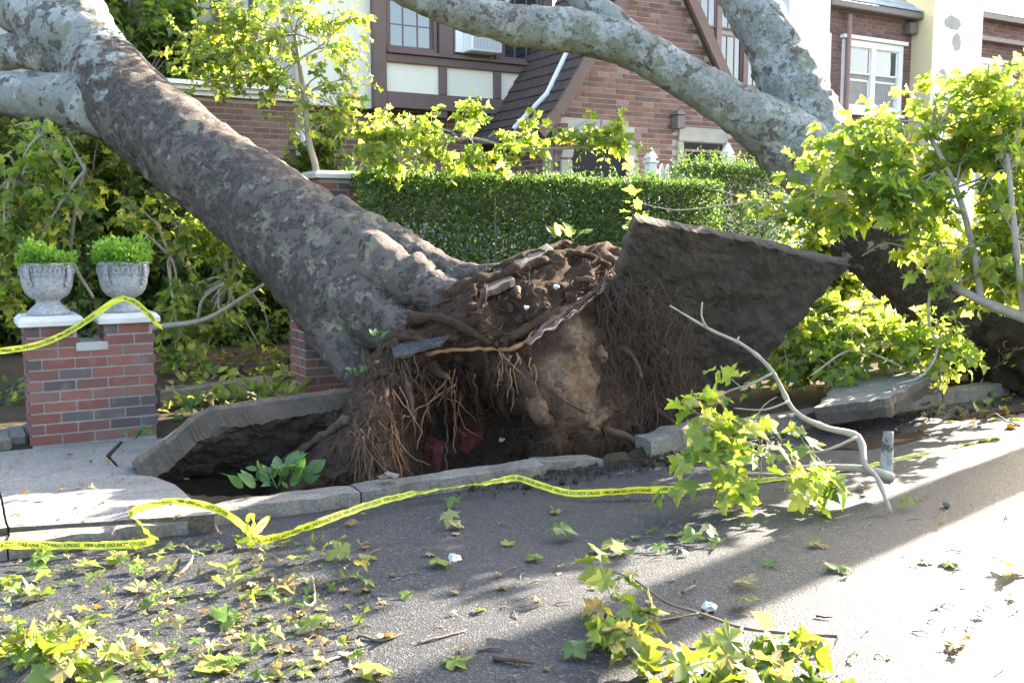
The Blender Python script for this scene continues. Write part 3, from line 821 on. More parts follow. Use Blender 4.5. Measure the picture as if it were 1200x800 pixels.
# ---- stucco party wall between the houses
PW = empty('party_wall', (16.3, 12.3, 0), 'tall pale stucco party wall with yellow side and dark patches', 'wall')
MB().box(15.66, 17.05, 12.08, 13.3, 0, 7.5).build('stucco', [M['white']], PW)
MB().box(15.648, 15.659, 12.07, 12.9, 0, 7.5).build('painted_side', M['yellow'], PW)
for (u0, u1, v0, v1) in ((1107, 1126, 21, 33), (1116, 1126, 40, 58), (1099, 1110, 82, 97)):
    a, c2 = on_y(u0, v1, 12.08), on_y(u1, v0, 12.08); n = 18; vs = []
    for k in range(n):
        t = 2*math.pi*k/n; w = .95 + .45*noise.noise(Vector((math.cos(t)*2, math.sin(t)*2, u0)))
        vs.append(((a.x+c2.x)/2 + (c2.x-a.x)*.55*w*math.cos(t), 12.071, (a.z+c2.z)/2 + (c2.z-a.z)*.55*w*math.sin(t)))
    MB().prism(vs, (0, .012, 0)).build('bare_patch', M['stone'], PW)
# ---- farther brick house
H3 = empty('row_house', (18.5, 12.8, 0), 'farthest brick row house half hidden by trees at the right', 'house', 'row houses along the street')
MB().box(17.06, 20.5, 12.53, 13.2, 0, 5.6).build('wall', M['mortar_grey'], H3)
brickwork(H3, (17.07, 12.53, 3.6), (1, 0, 0), 2.4, 1.95, M['brick_red'], limit=150, keep=lambda s, z: not (.3 < s < 1.6 and z < 1.2))
window(H3, 17.4, 18.6, 3.6, 4.8, 12.47, M['paint'], cols=2, rows=2, fw=.1)
MB().box(17.06, 20.5, 12.36, 12.528, 5.1, 5.18).build('cornice', M['gutter'], H3)
MB().box(17.06, 20.5, 12.32, 12.528, 5.5, 5.62).build('gutter', M['gutter'], H3)
MB().add([(17.06, 12.3, 5.625), (20.5, 12.3, 5.625), (20.5, 14.6, 6.9), (17.06, 14.6, 6.9)], [(0,1,2,3)]).build('roof', M['slate'], H3)

# ================================================================== LEAVES
def leaf_template(kind='plane', petiole=True):
    """lobed leaf in the XY plane, stalk at the origin, tip towards +Y, unit length"""
    if kind == 'plane':
        h = [(0.05, 0.0), (0.22, -0.12), (0.36, -0.02), (0.54, 0.04), (0.45, 0.15), (0.35, 0.22), (0.50, 0.31), (0.55, 0.42), (0.68, 0.54), (0.50, 0.55), (0.40, 0.60), (0.25, 0.58), (0.27, 0.70), (0.19, 0.80), (0.13, 0.90), (0.0, 1.04)]
    else:
        h = [(0.06, 0.0), (0.22, 0.22), (0.26, 0.45), (0.16, 0.75), (0.0, 1.0)]
    out = h + [(-x, y) for x, y in h[-2::-1]]
    V = [(0.0, 0.34, 0.0)] + [(x, y, 0.0) for x, y in out]
    n = len(out)
    F = [(0, 1 + i, 1 + (i + 1) % n) for i in range(n)]
    V = np.array(V)
    if petiole:
        b0 = len(V)
        V = np.vstack([V, [(-.012, -.45, -.02), (.012, -.45, -.02), (.012, .05, .005), (-.012, .05, .005)]])
        F += [(b0, b0+1, b0+2), (b0, b0+2, b0+3)]
    return V, F
def shaped(V, fold=0.25, droop=0.25, wave=0.05, twist=0.0, seed=0):
    W = V.copy(); x, y = V[:,0], V[:,1]
    W[:,2] += fold * np.abs(x) - droop * np.maximum(y, 0) ** 2 + wave * np.sin(9 * x + 7 * y + seed) - .12 * np.maximum(np.abs(x) - .3, 0) * 3 * droop
    W[:,2] += twist * x * y
    return W
TPL = []
V0, F0 = leaf_template()
for k in range(6):
    TPL.append(shaped(V0, [.35, .15, -.2, .6, .25, .5][k], [.25, .6, .2, .45, .9, .1][k], [.07, .10, .06, .09, .12, .08][k], [.1, -.3, .3, 0, .2, -.1][k], k))
VS, FS = leaf_template('oval', False)
TPO = [shaped(VS, f, d, .02, 0, k) for k, (f, d) in enumerate(((.3, .2), (.1, .5), (.2, .05)))]
def mesh_from(V, F, name, m):
    me = bpy.data.meshes.new(name); me.from_pydata([tuple(v) for v in V], [], F); me.materials.append(m)
    me.polygons.foreach_set('use_smooth', [True] * len(me.polygons)); return me
_leaf_cache = {}
def leaf_mesh(k, m):
    key = (k, m.name)
    if key not in _leaf_cache: _leaf_cache[key] = mesh_from(TPL[k], F0, 'leaf', m)
    return _leaf_cache[key]
def unit(v):
    v = np.asarray(v, float); return v / (math.sqrt(v[0]*v[0] + v[1]*v[1] + v[2]*v[2]) + 1e-9)
def cross(a, b): return np.array((a[1]*b[2] - a[2]*b[1], a[2]*b[0] - a[0]*b[2], a[0]*b[1] - a[1]*b[0]))
def leaf_matrices(pos, d, nrm, size):
    d = d / np.linalg.norm(d, axis=1)[:,None]; n = nrm - d * (nrm * d).sum(1)[:,None]; n /= np.linalg.norm(n, axis=1)[:,None]; x = np.cross(d, n)
    m = np.zeros((len(pos), 4, 4)); m[:,3,3] = 1; s = size[:,None]
    m[:,:3,0] = x * s; m[:,:3,1] = d * s; m[:,:3,2] = n * s; m[:,:3,3] = pos
    return m
def leaf_matrix(pos, d, nrm, size):
    d = unit(d); n = np.asarray(nrm, float); n = unit(n - d * (n @ d)); x = cross(d, n)
    m = np.eye(4); m[:3,0] = x * size; m[:3,1] = d * size; m[:3,2] = n * size; m[:3,3] = pos
    return m
def put_leaves(parent, mats_, m, limit=300, tpl=None, F=None, name='leaf', visible=None):
    """largest-showing leaves as objects of their own, the rest joined"""
    tpl = tpl or TPL; F = F or F0
    off = world_loc(parent)
    order = []
    for i, q in enumerate(mats_):
        u, v, z = view(q[:3,3])
        s = q[:3,0] @ q[:3,0]
        vis = z > 0 and -5 < u < 1205 and -5 < v < 805 and (visible is None or visible(u, v))
        order.append((-(math.sqrt(s) / z) if vis else 1.0, i))
    order.sort()
    pick = [i for s, i in order if s < 0][:limit]; ps = set(pick)
    for i in pick:
        k = i % len(tpl)
        o = bpy.data.objects.new(name, leaf_mesh(k, m)); C.objects.link(o); o.parent = parent
        w = mats_[i].copy(); w[:3,3] -= np.array(off)
        o.matrix_local = Matrix(w.tolist())
    rest = [i for i in range(len(mats_)) if i not in ps]
    if rest: joined_leaves('foliage', parent, [mats_[i] for i in rest], m, tpl, F)
def joined_leaves(name, parent, mats_, m, tpl, F, kind='stuff'):
    off = np.array(world_loc(parent)) if parent is not None else np.zeros(3)
    A = np.array(mats_); nv = len(tpl[0]); N = len(A)
    T = np.array(tpl)[np.arange(N) % len(tpl)]
    V = np.einsum('nij,nvj->nvi', A[:,:3,:3], T) + A[:,None,:3,3] - off
    nf = len(F); FA = (np.array(F)[None] + (np.arange(N) * nv)[:,None,None]).reshape(-1, 3)
    me = bpy.data.meshes.new(name)
    me.vertices.add(N * nv); me.vertices.foreach_set('co', V.reshape(-1))
    me.loops.add(len(FA) * 3); me.loops.foreach_set('vertex_index', FA.reshape(-1).astype(np.int32))
    me.polygons.add(len(FA)); me.polygons.foreach_set('loop_start', np.arange(0, len(FA) * 3, 3, dtype=np.int32))
    me.polygons.foreach_set('use_smooth', [True] * len(FA))
    me.update(calc_edges=True); me.validate()
    o = link(name, me, m, parent)
    if kind: o['kind'] = kind
    return o

def rdir(zb=0.0):
    v = RNG.normal(size=3); v[2] += zb; return unit(v)
def grow(polys, n_twigs, leaf=0.14, per=9, length=(0.25, 0.6), rad=0.0045, up=0.1, out_from=None, tmin=0.25, spread=1.0, tw=None, extra_levels=0):
    """twigs with alternate leaves along branch polylines; returns (twig tubes, leaf matrices)"""
    tubes = []; leaves = []
    lens = np.array([sum((Vector(b) - Vector(a)).length for a, b in zip(p, p[1:])) for p in polys]); pr = lens / lens.sum()
    for _ in range(n_twigs):
        P = polys[RNG.choice(len(polys), p=pr)]
        Q = polyline(P, 24); t = RNG.uniform(tmin, 1); i = min(22, int(t * 23))
        base = Q[i] + (Q[i+1] - Q[i]) * RNG.random(); tan = unit(Q[i+1] - Q[i])
        d = unit(tan * .5 + rdir(up) * spread + (unit(base - np.array(out_from)) * .7 if out_from is not None else 0))
        L = RNG.uniform(*length); pts = [base]; q = base.copy(); dd = d.copy()
        for k in range(5):
            dd = unit(dd + rdir(-.05) * .22); q = q + dd * L / 5; pts.append(q.copy())
        tubes.append((pts, np.linspace(rad, rad * .4, 6)))
        pp = np.array(pts)
        for k in range(per):
            s = (k + 1 + RNG.uniform(-.3, .3)) / per * 5; j = min(4, int(s)); w = s - j
            c = pp[j] + (pp[j+1] - pp[j]) * min(w, 1)
            tdir = unit(pp[j+1] - pp[j])
            side_ = unit((tdir[1] + 1e-3, -tdir[0], 1e-3)) * (1 if k % 2 else -1)
            ld = unit(tdir * .5 + side_ * .8 + rdir(-.5) * .5)
            sz = leaf * RNG.uniform(.6, 1.15)
            nrm = unit(rdir() * .75 + np.array([.15, -.1, .75]))
            leaves.append(leaf_matrix(c + ld * sz * .42, ld, nrm, sz))
    return tubes, leaves
def branches_to(base_pts, targets, sag=0.1):
    """curved limbs from the nearest base point to each target"""
    out = []
    for t in targets:
        t = np.array(t); B = np.array([list(b) for b in base_pts]); i = int(np.argmin(np.linalg.norm(B - t, axis=1) + RNG.uniform(0, .4, len(B))))
        a = B[i]; m_ = (a + t) / 2 + RNG.normal(size=3) * np.linalg.norm(t - a) * .12 + np.array([0, 0, sag])
        out.append(polyline([a, a * .35 + m_ * .65, m_ * .5 + t * .5 + np.array([0, 0, sag * .3]), t], 10))
    return out
def cloud(c, r, n):
    P = RNG.normal(size=(n * 4, 3)); P /= np.linalg.norm(P, axis=1)[:,None]; P *= RNG.uniform(.25, 1, (n * 4, 1)) ** .5
    return [np.array(c) + p * np.array(r) for p in P[:n]]
def tubes_obj(name, parent, tubes, m, seg=5, kind='stuff'):
    b = MB()
    for pts, r in tubes: b.tube(pts, r, seg)
    o = b.build(name, m, parent, smooth=True)
    if kind: o['kind'] = kind
    return o
def limb_objs(parent, polys, m, r0=.02, r1=.006, seg=7, name='branch'):
    for p in polys:
        n = len(p); MB().tube(p, np.linspace(r0, r1, n), seg).build(name, m, parent, smooth=True)

# ================================================================== GATE PIERS, URNS
def pier(label, x0, x1, y0, dep, z0, z1, capz, group=None, limit=300):
    p = empty('brick_pier', ((x0 + x1) / 2, y0 + dep / 2, z0), label, 'pier', group)
    MB().box(x0 + .014, x1 - .014, y0 + .014, y0 + dep - .014, z0, z1).build('core', M['mortar_grey'], p)
    w = x1 - x0; h = z1 - z0
    Lb = .19
    brickwork(p, (x0, y0 + .014, z0), (1, 0, 0), w, h, M['brick_pier'], L=.186, H=.055, J=.013, depth=.05, limit=limit)
    brickwork(p, (x0 + .014, y0 + dep, z0), (0, -1, 0), dep - .06, h, M['brick_pier'], L=.186, H=.055, J=.013, depth=.05, limit=limit)
    brickwork(p, (x1 - .014, y0 + .06, z0), (0, 1, 0), dep - .06, h, M['brick_pier'], L=.186, H=.055, J=.013, depth=.05, limit=limit)
    if capz:
        capstone(p, x0 - .04, x1 + .04, y0 - .04, y0 + dep + .04, z1 + .002, capz)
    return p
def capstone(p, x0, x1, y0, y1, z0, h):
    b = MB(); i = .025
    vs = [(x0,y0,z0),(x1,y0,z0),(x1,y1,z0),(x0,y1,z0),(x0,y0,z0+h*.55),(x1,y0,z0+h*.55),(x1,y1,z0+h*.55),(x0,y1,z0+h*.55),(x0+i,y0+i,z0+h),(x1-i,y0+i,z0+h),(x1-i,y1-i,z0+h),(x0+i,y1-i,z0+h)]
    b.add(vs, [(0,3,2,1),(0,1,5,4),(1,2,6,5),(2,3,7,6),(3,0,4,7),(4,5,9,8),(5,6,10,9),(6,7,11,10),(7,4,8,11),(8,9,10,11)])
    return b.build('capstone', M['cap'], p, bevel=.004)
PX0, PX1, PY = 0.47, 1.27, 7.08
GP = empty('brick_gate_pier', (.87, PY + .17, .085), 'low red and grey brick gate pier with two raised posts carrying stone urns', 'pier', 'brick piers at the front gardens')
HB_ = .061
zt = Z0 + 9 * .071
MB().box(PX0 + .014, PX1 - .014, PY + .006, PY + .32, .06, zt).build('core', M['mortar_grey'], GP)
brickwork(GP, (PX0, PY + .006, Z0), (1, 0, 0), PX1 - PX0, zt - Z0 + .001, M['brick_pier'], L=.186, H=.058, J=.013, depth=.05)
brickwork(GP, (PX0 + .014, PY + .334, Z0), (0, -1, 0), .275, zt - Z0 + .001, M['brick_pier'], L=.186, H=.058, J=.013, depth=.05)
brickwork(GP, (PX1 - .014, PY + .06, Z0), (0, 1, 0), .275, zt - Z0 + .001, M['brick_pier'], L=.186, H=.058, J=.013, depth=.05)
POSTS = ((PX0, PX0 + .325), (PX1 - .325, PX1))
ztt = zt + 2 * .071
for xa, xb in POSTS:
    MB().box(xa + .014, xb - .014, PY + .0065, PY + .319, zt + .001, ztt).build('core', M['mortar_grey'], GP)
    brickwork(GP, (xa, PY + .0065, zt), (1, 0, 0), xb - xa, ztt - zt + .001, M['brick_pier'], L=.186, H=.058, J=.013, depth=.05)
    brickwork(GP, (xa + .014, PY + .334, zt), (0, -1, 0), .275, ztt - zt + .001, M['brick_pier'], L=.186, H=.058, J=.013, depth=.05)
    capstone(GP, xa - .035, xb + .035, PY - .035, PY + .37, ztt + .002, .065)
MB().box(PX0 + .30, PX1 - .30, PY - .012, PY + .30, zt - .03, zt + .028).build('coping_stone', M['stone'], GP, bevel=.006)
def urn(cx, cy, z0, label, gl, seed):
    u = empty('stone_urn', (cx, cy, z0 + .0), label, 'urn', 'grey stone urns on the gate pier')
    S = .158
    prof = [(.135, -.06), (.135, -.04), (.118, -.028), (.100, -.008), (.078, .01), (.072, .028), (.080, .04), (.112, .056), (.138, .088), (.152, .13), (.159, .175), (.160, .235), (.158, .262), (.168, .267), (.170, .283), (.156, .287), (.150, .27), (.05, .265)]
    z0 = z0 + .06
    MB().lathe(prof, (cx, cy, z0), 48).build('bowl', M['urn'], u, smooth=True)
    # meander band
    b = MB(); nu = 18
    unitp = [(0,0,1,.18), (0,0,.18,1), (0,.82,.72,1), (.54,.36,.72,1), (.34,.36,.72,.54)]
    for k in range(nu):
        for (p0, q0, p1, q1) in unitp:
            a0 = 2*math.pi*(k + p0*.96)/nu; a1 = 2*math.pi*(k + p1*.96)/nu
            za, zb = z0 + .208 + q0*.044, z0 + .208 + q1*.044
            vs = []
            for r in (.157, .171):
                for aa, zz in ((a0, za), (a1, za), (a1, zb), (a0, zb)): vs.append((cx + r*math.cos(aa), cy + r*math.sin(aa), zz))
            b.add(vs, [(4,5,6,7),(0,1,5,4),(1,2,6,5),(2,3,7,6),(3,0,4,7)])
    for k in range(2):
        zz = z0 + (.198, .260)[k]; b.tube([(cx + .163*math.cos(t), cy + .163*math.sin(t), zz) for t in np.linspace(0, 2*math.pi, 40)], .004, 5)
    b.build('meander_band', M['urn'], u)
    for a in (-2.35, -.85, .75, 2.3):
        d = Vector((math.cos(a), math.sin(a), 0)); t = Vector((-d.y, d.x, 0)); h = MB()
        pts = [(.168, .262), (.185, .25), (.184, .2), (.174, .16), (.163, .145)]
        for (ra, za), (rb, zb) in zip(pts, pts[1:]):
            h.bar(Vector((cx, cy, z0 + za)) + d*ra, Vector((cx, cy, z0 + zb)) + d*rb, .026, .012, up=d)
        h.tube([Vector((cx, cy, z0 + .148)) + d*.166 + t*(.016*math.cos(q)) + Vector((0,0,.016*math.sin(q))) for q in np.linspace(0, 2*math.pi, 12)], .006, 6)
        h.build('strap_handle', M['urn'], u, smooth=False)
    # swag leaves in relief
    b = MB()
    for k in range(8):
        a = 2*math.pi*k/8 + .3
        for j in range(3):
            aa = a + (j - 1)*.12; r = .152 - abs(j-1)*.002; zz = z0 + .178 - abs(j-1)*.006
            c0 = Vector((cx + r*math.cos(aa), cy + r*math.sin(aa), zz)); d = Vector((math.cos(aa), math.sin(aa), -.25)).normalized(); t = Vector((-d.y, d.x, 0)).normalized()
            b.obox(c0, t*.011, d.cross(t)*.018, d*.008)
    b.build('leaf_relief', M['urn'], u)
    MB().lathe([(.148, .262), (.149, .272), (.02, .274)], (cx, cy, z0), 24).build('potting_soil', M['soil'], u)
    # the planting is a thing of its own
    pl = empty('potted_plant', (cx, cy, z0 + .27), gl, 'plant', 'bright green tufts in the urns')
    rr = np.random.default_rng(seed); blades = []
    for k in range(1500):
        a = rr.uniform(0, 6.283); r = .15*math.sqrt(rr.random()); d = unit([math.cos(a)*(.25 + r*3.5), math.sin(a)*(.25 + r*3.5), 1.5 + rr.normal()*.4])
        base = np.array([cx + r*math.cos(a), cy + r*math.sin(a), z0 + .262])
        L = rr.uniform(.05, .15) * (.5 + .65*(1 - (r/.15)**2)) * (1 + .9*noise.noise(Vector((base[0]*11, base[1]*11, seed*3.7))))
        for q in range(4):
            dd = unit(d*.8 + rr.normal(size=3)*.55)
            blades.append(leaf_matrix(base + d*L*(.25 + .25*q) + rr.normal(size=3)*.006, dd, rr.normal(size=3), rr.uniform(.014, .036)))
    joined_leaves('foliage', pl, blades, M['grass'], TPO, FS, kind='stuff')
    return u
for (xa, xb), nm, s in zip(POSTS, ('left', 'right'), (1, 2)):
    urn((xa + xb)/2, PY + .16, ztt + .067, f'grey stone urn with meander band on the {nm} post of the gate pier', f'bright green feathery plant filling the {nm} stone urn', s)

p2 = pier('brick pier partly hidden behind the fallen trunk', 2.40, 2.80, 7.3, .4, .1, .92, .06, 'brick piers at the front gardens')
p3 = pier('brick pier with pale cap at the left end of the hedge', 3.12, 3.50, 9.0, .4, .1, 1.97, .07, 'brick piers at the front gardens', limit=120)
# granite setts edging the planting bed, left
for k in range(4):
    c_ = on_z(-18 + k * 19, 520 - k * 4, .13)
    MB().obox(c_ + Vector((0, .05, -.02)), (.06, 0, 0), (0, .1, .015), (0, -.01, .06)).build('edging_stone', M['curb'], bevel=.016,
        label='grey edging stone by the gate pier, ' + ('cut by the left edge of the picture', 'second from the left edge', 'third from the left edge', 'touching the pier foot')[k], cat='edging stone', group='edging stones left of the gate pier')
# low concrete edging across the front path
def edging(a, b2, label):
    slab('garden_edging', [a, b2], [Vector(a) + Vector((.03, .16, 0)), Vector(b2) + Vector((.03, .16, 0))], .13, [M['curb'], M['curb'], M['edge']], m=30, n=6, label=label, cat='edging')
edging(on_z(188, 460, .26), on_z(322, 440, .26), 'low grey concrete edging lying across the front garden behind the pier')

# ================================================================== HEDGE
def hedge(label, x0, x1, y0, y1, z0, z1, n, seed, loose=False):
    h = empty('hedge', ((x0+x1)/2, (y0+y1)/2, z0), label, 'hedge', 'clipped hedges')
    rr = np.random.default_rng(seed)
    def bulge(x, z): return .10*noise.noise(Vector((x*2.0, z*2.0, seed))) + .045*noise.noise(Vector((x*7, z*7, seed)))
    k = int(n * 1.15)
    x = rr.uniform(x0, x1, k); z = z0 + (z1 - z0) * rr.random(k) ** .75; y = rr.uniform(y0, y1, k); t = rr.random(k)
    nb = np.array([[bulge(a, c) for c in np.linspace(z0, z1, 24)] for a in np.linspace(x0, x1, 120)])
    bl = nb[np.clip(((x - x0) / (x1 - x0) * 119).astype(int), 0, 119), np.clip(((z - z0) / (z1 - z0) * 23).astype(int), 0, 23)]
    fr = t < .60; tp = (t >= .60) & (t < .78)
    y = np.where(fr, y0 + bl + np.abs(rr.normal(size=k)) * .10, y)
    z = np.where(tp, z1 + bl - np.abs(rr.normal(size=k)) * .06 + np.where(rr.random(k) < .06, rr.uniform(0, .09, k), 0), z)
    nr = np.where(fr[:,None], [[0, -1, .35]], np.where(tp[:,None], [[0, -.2, 1]], [[0, -.5, .5]]))
    hole = np.array([noise.noise(Vector((a * 3, c * 3, 2))) > .12 for a, c in zip(x, z)])
    low = np.clip(1 - (z - z0) / (.5 * (z1 - z0)), 0, 1)
    keep = ~((~tp) & (rr.random(k) < low * .55 + hole * .5 * (low > 0) + hole * .08))
    d = rr.normal(size=(k, 3)) + nr * .7 + np.array([0, 0, .35])
    ms = leaf_matrices(np.stack([x, y, z], 1), d, rr.normal(size=(k, 3)) * .8 + nr, rr.uniform(.022, .05, k))[keep]
    sx, sy = rr.uniform(x0, x1, 130), rr.uniform(y0 + .05, y1, 130); sl_ = rr.uniform(.04, .20, 130)      # stray shoots above the clipped top
    pos = np.concatenate([np.stack([np.full(9, a), np.full(9, c), z1 + np.linspace(-.05, l, 9)], 1) + rr.normal(size=(9, 3)) * .012 for a, c, l in zip(sx, sy, sl_)])
    ms = np.concatenate([ms, leaf_matrices(pos, rr.normal(size=(len(pos), 3)) + np.array([0, 0, .8]), rr.normal(size=(len(pos), 3)), rr.uniform(.022, .045, len(pos)))])
    joined_leaves('foliage', h, ms, M['hedge'], TPO, FS)
    for k in range(int((x1 - x0)*9)):
        x = rr.uniform(x0 + .05, x1 - .05); y = rr.uniform(y0 + .12, y1 - .1); q = [np.array([x, y, z0 - .1])]
        for j in range(5): q.append(q[-1] + np.array([rr.normal()*.05, rr.normal()*.04, (z1 - z0 - .1)/5]))
        MB().tube(q, np.linspace(.014, .005, 6), 5).build('stem', M['twig_dark'], h, smooth=True)
    return h
hedge('long clipped dark green hedge behind the upturned roots', 3.42, 7.75, 8.65, 9.4, .2, 2.02, 52000, 3)
hedge('short darker hedge behind the leaning tree, right of the long hedge', 7.9, 9.6, 9.3, 9.9, .2, 2.28, 15000, 4)
# white picket posts behind the hedge
PF = empty('picket_fence', (8.2, 10.0, .2), 'white picket fence with pointed posts showing above the hedge', 'fence')
for u, v in ((763, 172), (853, 167)):
    q = on_y(u, v, 10.0); x, z = q.x, q.z
    b = MB(); b.box(x - .055, x + .055, 9.95, 10.05, .2, z - .2)
    b.box(x - .075, x + .075, 9.93, 10.07, z - .198, z - .17); b.box(x - .04, x + .04, 9.96, 10.04, z - .168, z - .14)
    b.add([(x-.065, 9.935, z-.138), (x+.065, 9.935, z-.138), (x+.065, 10.065, z-.138), (x-.065, 10.065, z-.138), (x, 10, z)], [(0,1,4),(1,2,4),(2,3,4),(3,0,4),(3,2,1,0)])
    b.build('post', M['paint'], PF)
xa, xb = on_y(770, 190, 10.0).x, on_y(848, 190, 10.0).x
zr = on_y(800, 196, 10.0).z
MB().box(xa, xb, 9.98, 10.02, zr - .1, zr - .04).build('rail', M['paint'], PF); MB().box(xa, xb, 9.98, 10.02, .45, .5).build('rail', M['paint'], PF)
for k in range(11):
    x = xa + .05 + k * (xb - xa - .1) / 10
    MB().prism([(x - .03, 9.955, .25), (x + .03, 9.955, .25), (x + .03, 9.955, zr - .02), (x, 9.955, zr + .03), (x - .03, 9.955, zr - .02)], (0, .022, 0)).build('picket', M['paint'], PF)

# ================================================================== FALLEN TREE 1 (trunk, limbs, root plate)
def V3(u, v, d): return at(u, v, d)
T1 = empty('fallen_tree', (3.3, 6.6, 0.0), 'huge uprooted plane tree leaning away to the upper left with its root plate torn up', 'tree', 'toppled plane trees')
bole('trunk', [(V3(530, 420, 7.25), .25), (V3(492, 392, 7.4), .46), (V3(446, 360, 7.55), .54), (V3(390, 313, 7.78), .48), (V3(290, 231, 8.2), .405), (V3(200, 163, 8.6), .38), (V3(138, 105, 8.95), .385), (V3(108, 55, 9.2), .29), (V3(92, 5, 9.4), .225), (V3(80, -60, 9.6), .2)],
     M['bark_a'], T1, seg=84, step=.035, lump=.06, flare=.14, fine=.012,
     knots=((V3(258, 128, 8.1), .22, .05), (V3(330, 250, 7.6), .2, .04), (V3(405, 262, 7.4), .3, .06), (V3(150, 75, 8.8), .25, .05)))
bole('limb', [(V3(160, 135, 8.75), .26), (V3(110, 122, 8.9), .27), (V3(60, 115, 9.0), .225), (V3(0, 110, 9.1), .20), (V3(-90, 104, 9.3), .18)], M['bark_b'], T1, seg=48, lump=.05)
bole('limb', [(V3(120, 60, 9.1), .25), (V3(70, 35, 9.3), .27), (V3(20, 10, 9.5), .24), (V3(-60, -30, 9.7), .2)], M['bark_b'], T1, seg=48, lump=.05)
bole('limb', [(V3(110, 80, 9.2), .2), (V3(50, 62, 9.35), .17), (V3(0, 62, 9.5), .16), (V3(-70, 64, 9.7), .15)], M['bark_a'], T1, seg=40, lump=.08)

# buttress roots running from the trunk foot over the top of the plate
for pts in ([(395, 262, 7.75, .20), (440, 285, 7.5, .20), (490, 308, 7.3, .16), (540, 325, 7.15, .11), (600, 318, 7.0, .06)],
            [(425, 300, 7.35, .22), (470, 325, 7.15, .21), (515, 345, 7.0, .15), (560, 352, 6.9, .09), (590, 372, 6.8, .05)],
            [(405, 345, 7.2, .22), (440, 375, 7.0, .2), (480, 392, 6.85, .13), (520, 405, 6.75, .07)],
            [(390, 385, 7.2, .2), (412, 420, 7.05, .17), (432, 455, 6.9, .10), (440, 500, 6.8, .06)]):
    bole('buttress_root', [(V3(u, v, d), r) for u, v, d, r in pts], M['bark_a'], T1, seg=40, step=.03, lump=.13, fine=.014)

# root plate: a lumpy mass of soil standing on edge
sil = [(318, 588), (345, 548), (375, 508), (405, 480), (428, 425), (462, 388), (515, 355), (560, 318), (610, 298), (645, 286), (668, 280), (690, 288), (712, 282), (735, 296), (760, 312), (785, 350), (808, 385), (830, 440), (840, 530)]
TOPX = np.array([u for u, v in sil]); TOPV = np.array([v for u, v in sil])
NI, NJ = 190, 140
rv = []; BULGE = [  # (u, v, radius px, metres towards the street)
    (470, 405, 55, .16), (560, 395, 60, .18), (640, 350, 60, .16), (700, 315, 40, .10), (420, 480, 45, .22), (440, 530, 40, .20),
    (525, 470, 62, -.55), (520, 530, 55, -.45), (590, 510, 40, -.35), (680, 430, 62, .14), (690, 480, 45, .16), (625, 470, 28, .18), (640, 520, 22, .16),
    (560, 350, 22, .09), (600, 365, 18, -.08), (640, 330, 20, .10), (668, 310, 17, -.08), (520, 385, 18, .07), (610, 388, 15, -.06), (695, 300, 18, .10), (580, 330, 15, -.07), (540, 340, 14, .06), (625, 312, 13, -.06), (735, 310, 22, .12), (740, 440, 50, -.16), (760, 500, 50, -.12), (720, 360, 30, -.12), (600, 320, 45, .05)]
for i in range(NI):
    u = 318 + (842 - 318) * i / (NI - 1)
    vt = float(np.interp(u, TOPX, TOPV)); vb = 585 - (u - 372) * 0.115
    for j in range(NJ):
        t = j / (NJ - 1)
        if t < .66:                                    # street side, from the bottom up to the ridge
            s = t / .66; v = vb + (vt - vb) * s
            y = 5.52 + .62 * s ** 2.2 + .12 * (u - 372) / 446
            for (bu, bv, br, bh) in BULGE:
                d2 = ((u - bu) ** 2 + (v - bv) ** 2) / br ** 2
                if d2 < 4: y -= bh * math.exp(-d2 * 1.1)
            p = on_y(u, v, y)
            if s < .12: p.z -= (0.12 - s) * 3.5
        else:                                          # garden side, sloping back to the ground
            s = (t - .66) / .34; r_ = on_y(u, vt, 6.14 + .12 * (u - 372) / 446)
            p = Vector((r_.x - .1 * s, r_.y + .95 * s ** .8, r_.z * (1 - s) ** .7 - .25 * s))
        q = Vector((p.x, p.y, p.z))
        a = fbm(q, 2.6, 4) * .085 + fbm(q + Vector((5, 5, 5)), 8.5, 4) * .06 + fbm(q, 24, 3) * .02
        p = p + Vector((.2, -.85, .45)) * a
        rv.append(p)
rf = [(i*NJ+j, (i+1)*NJ+j, (i+1)*NJ+j+1, i*NJ+j+1) for i in range(NI-1) for j in range(NJ-1)]
def plate_pt(u, v, lift=0.03):
    """point on the street side of the plate seen at (u, v)"""
    vt = float(np.interp(u, TOPX, TOPV)); vb = 585 - (u - 372) * 0.115
    s = min(1, max(0, (v - vb) / (vt - vb))); y = 5.52 + .62 * s ** 2.2 + .12 * (u - 372) / 446
    for (bu, bv, br, bh) in BULGE:
        d2 = ((u - bu) ** 2 + (v - bv) ** 2) / br ** 2
        if d2 < 4: y -= bh * math.exp(-d2 * 1.1)
    return on_y(u, v, y - lift)
tan_c = [tuple(plate_pt(688, 405, 0)), tuple(plate_pt(690, 465, 0)), tuple(plate_pt(630, 475, 0)), tuple(plate_pt(655, 440, 0))]
M['plate'] = m_soil('root_plate_soil', (.022, .013, .009), (.058, .036, .024), (.115, .076, .051), 8, .03, (tan_c, [.26, .27, .12, .17], (.25, .165, .102)))
PL = MB().add(rv, rf).build('root_plate', M['plate'], T1, smooth=True)

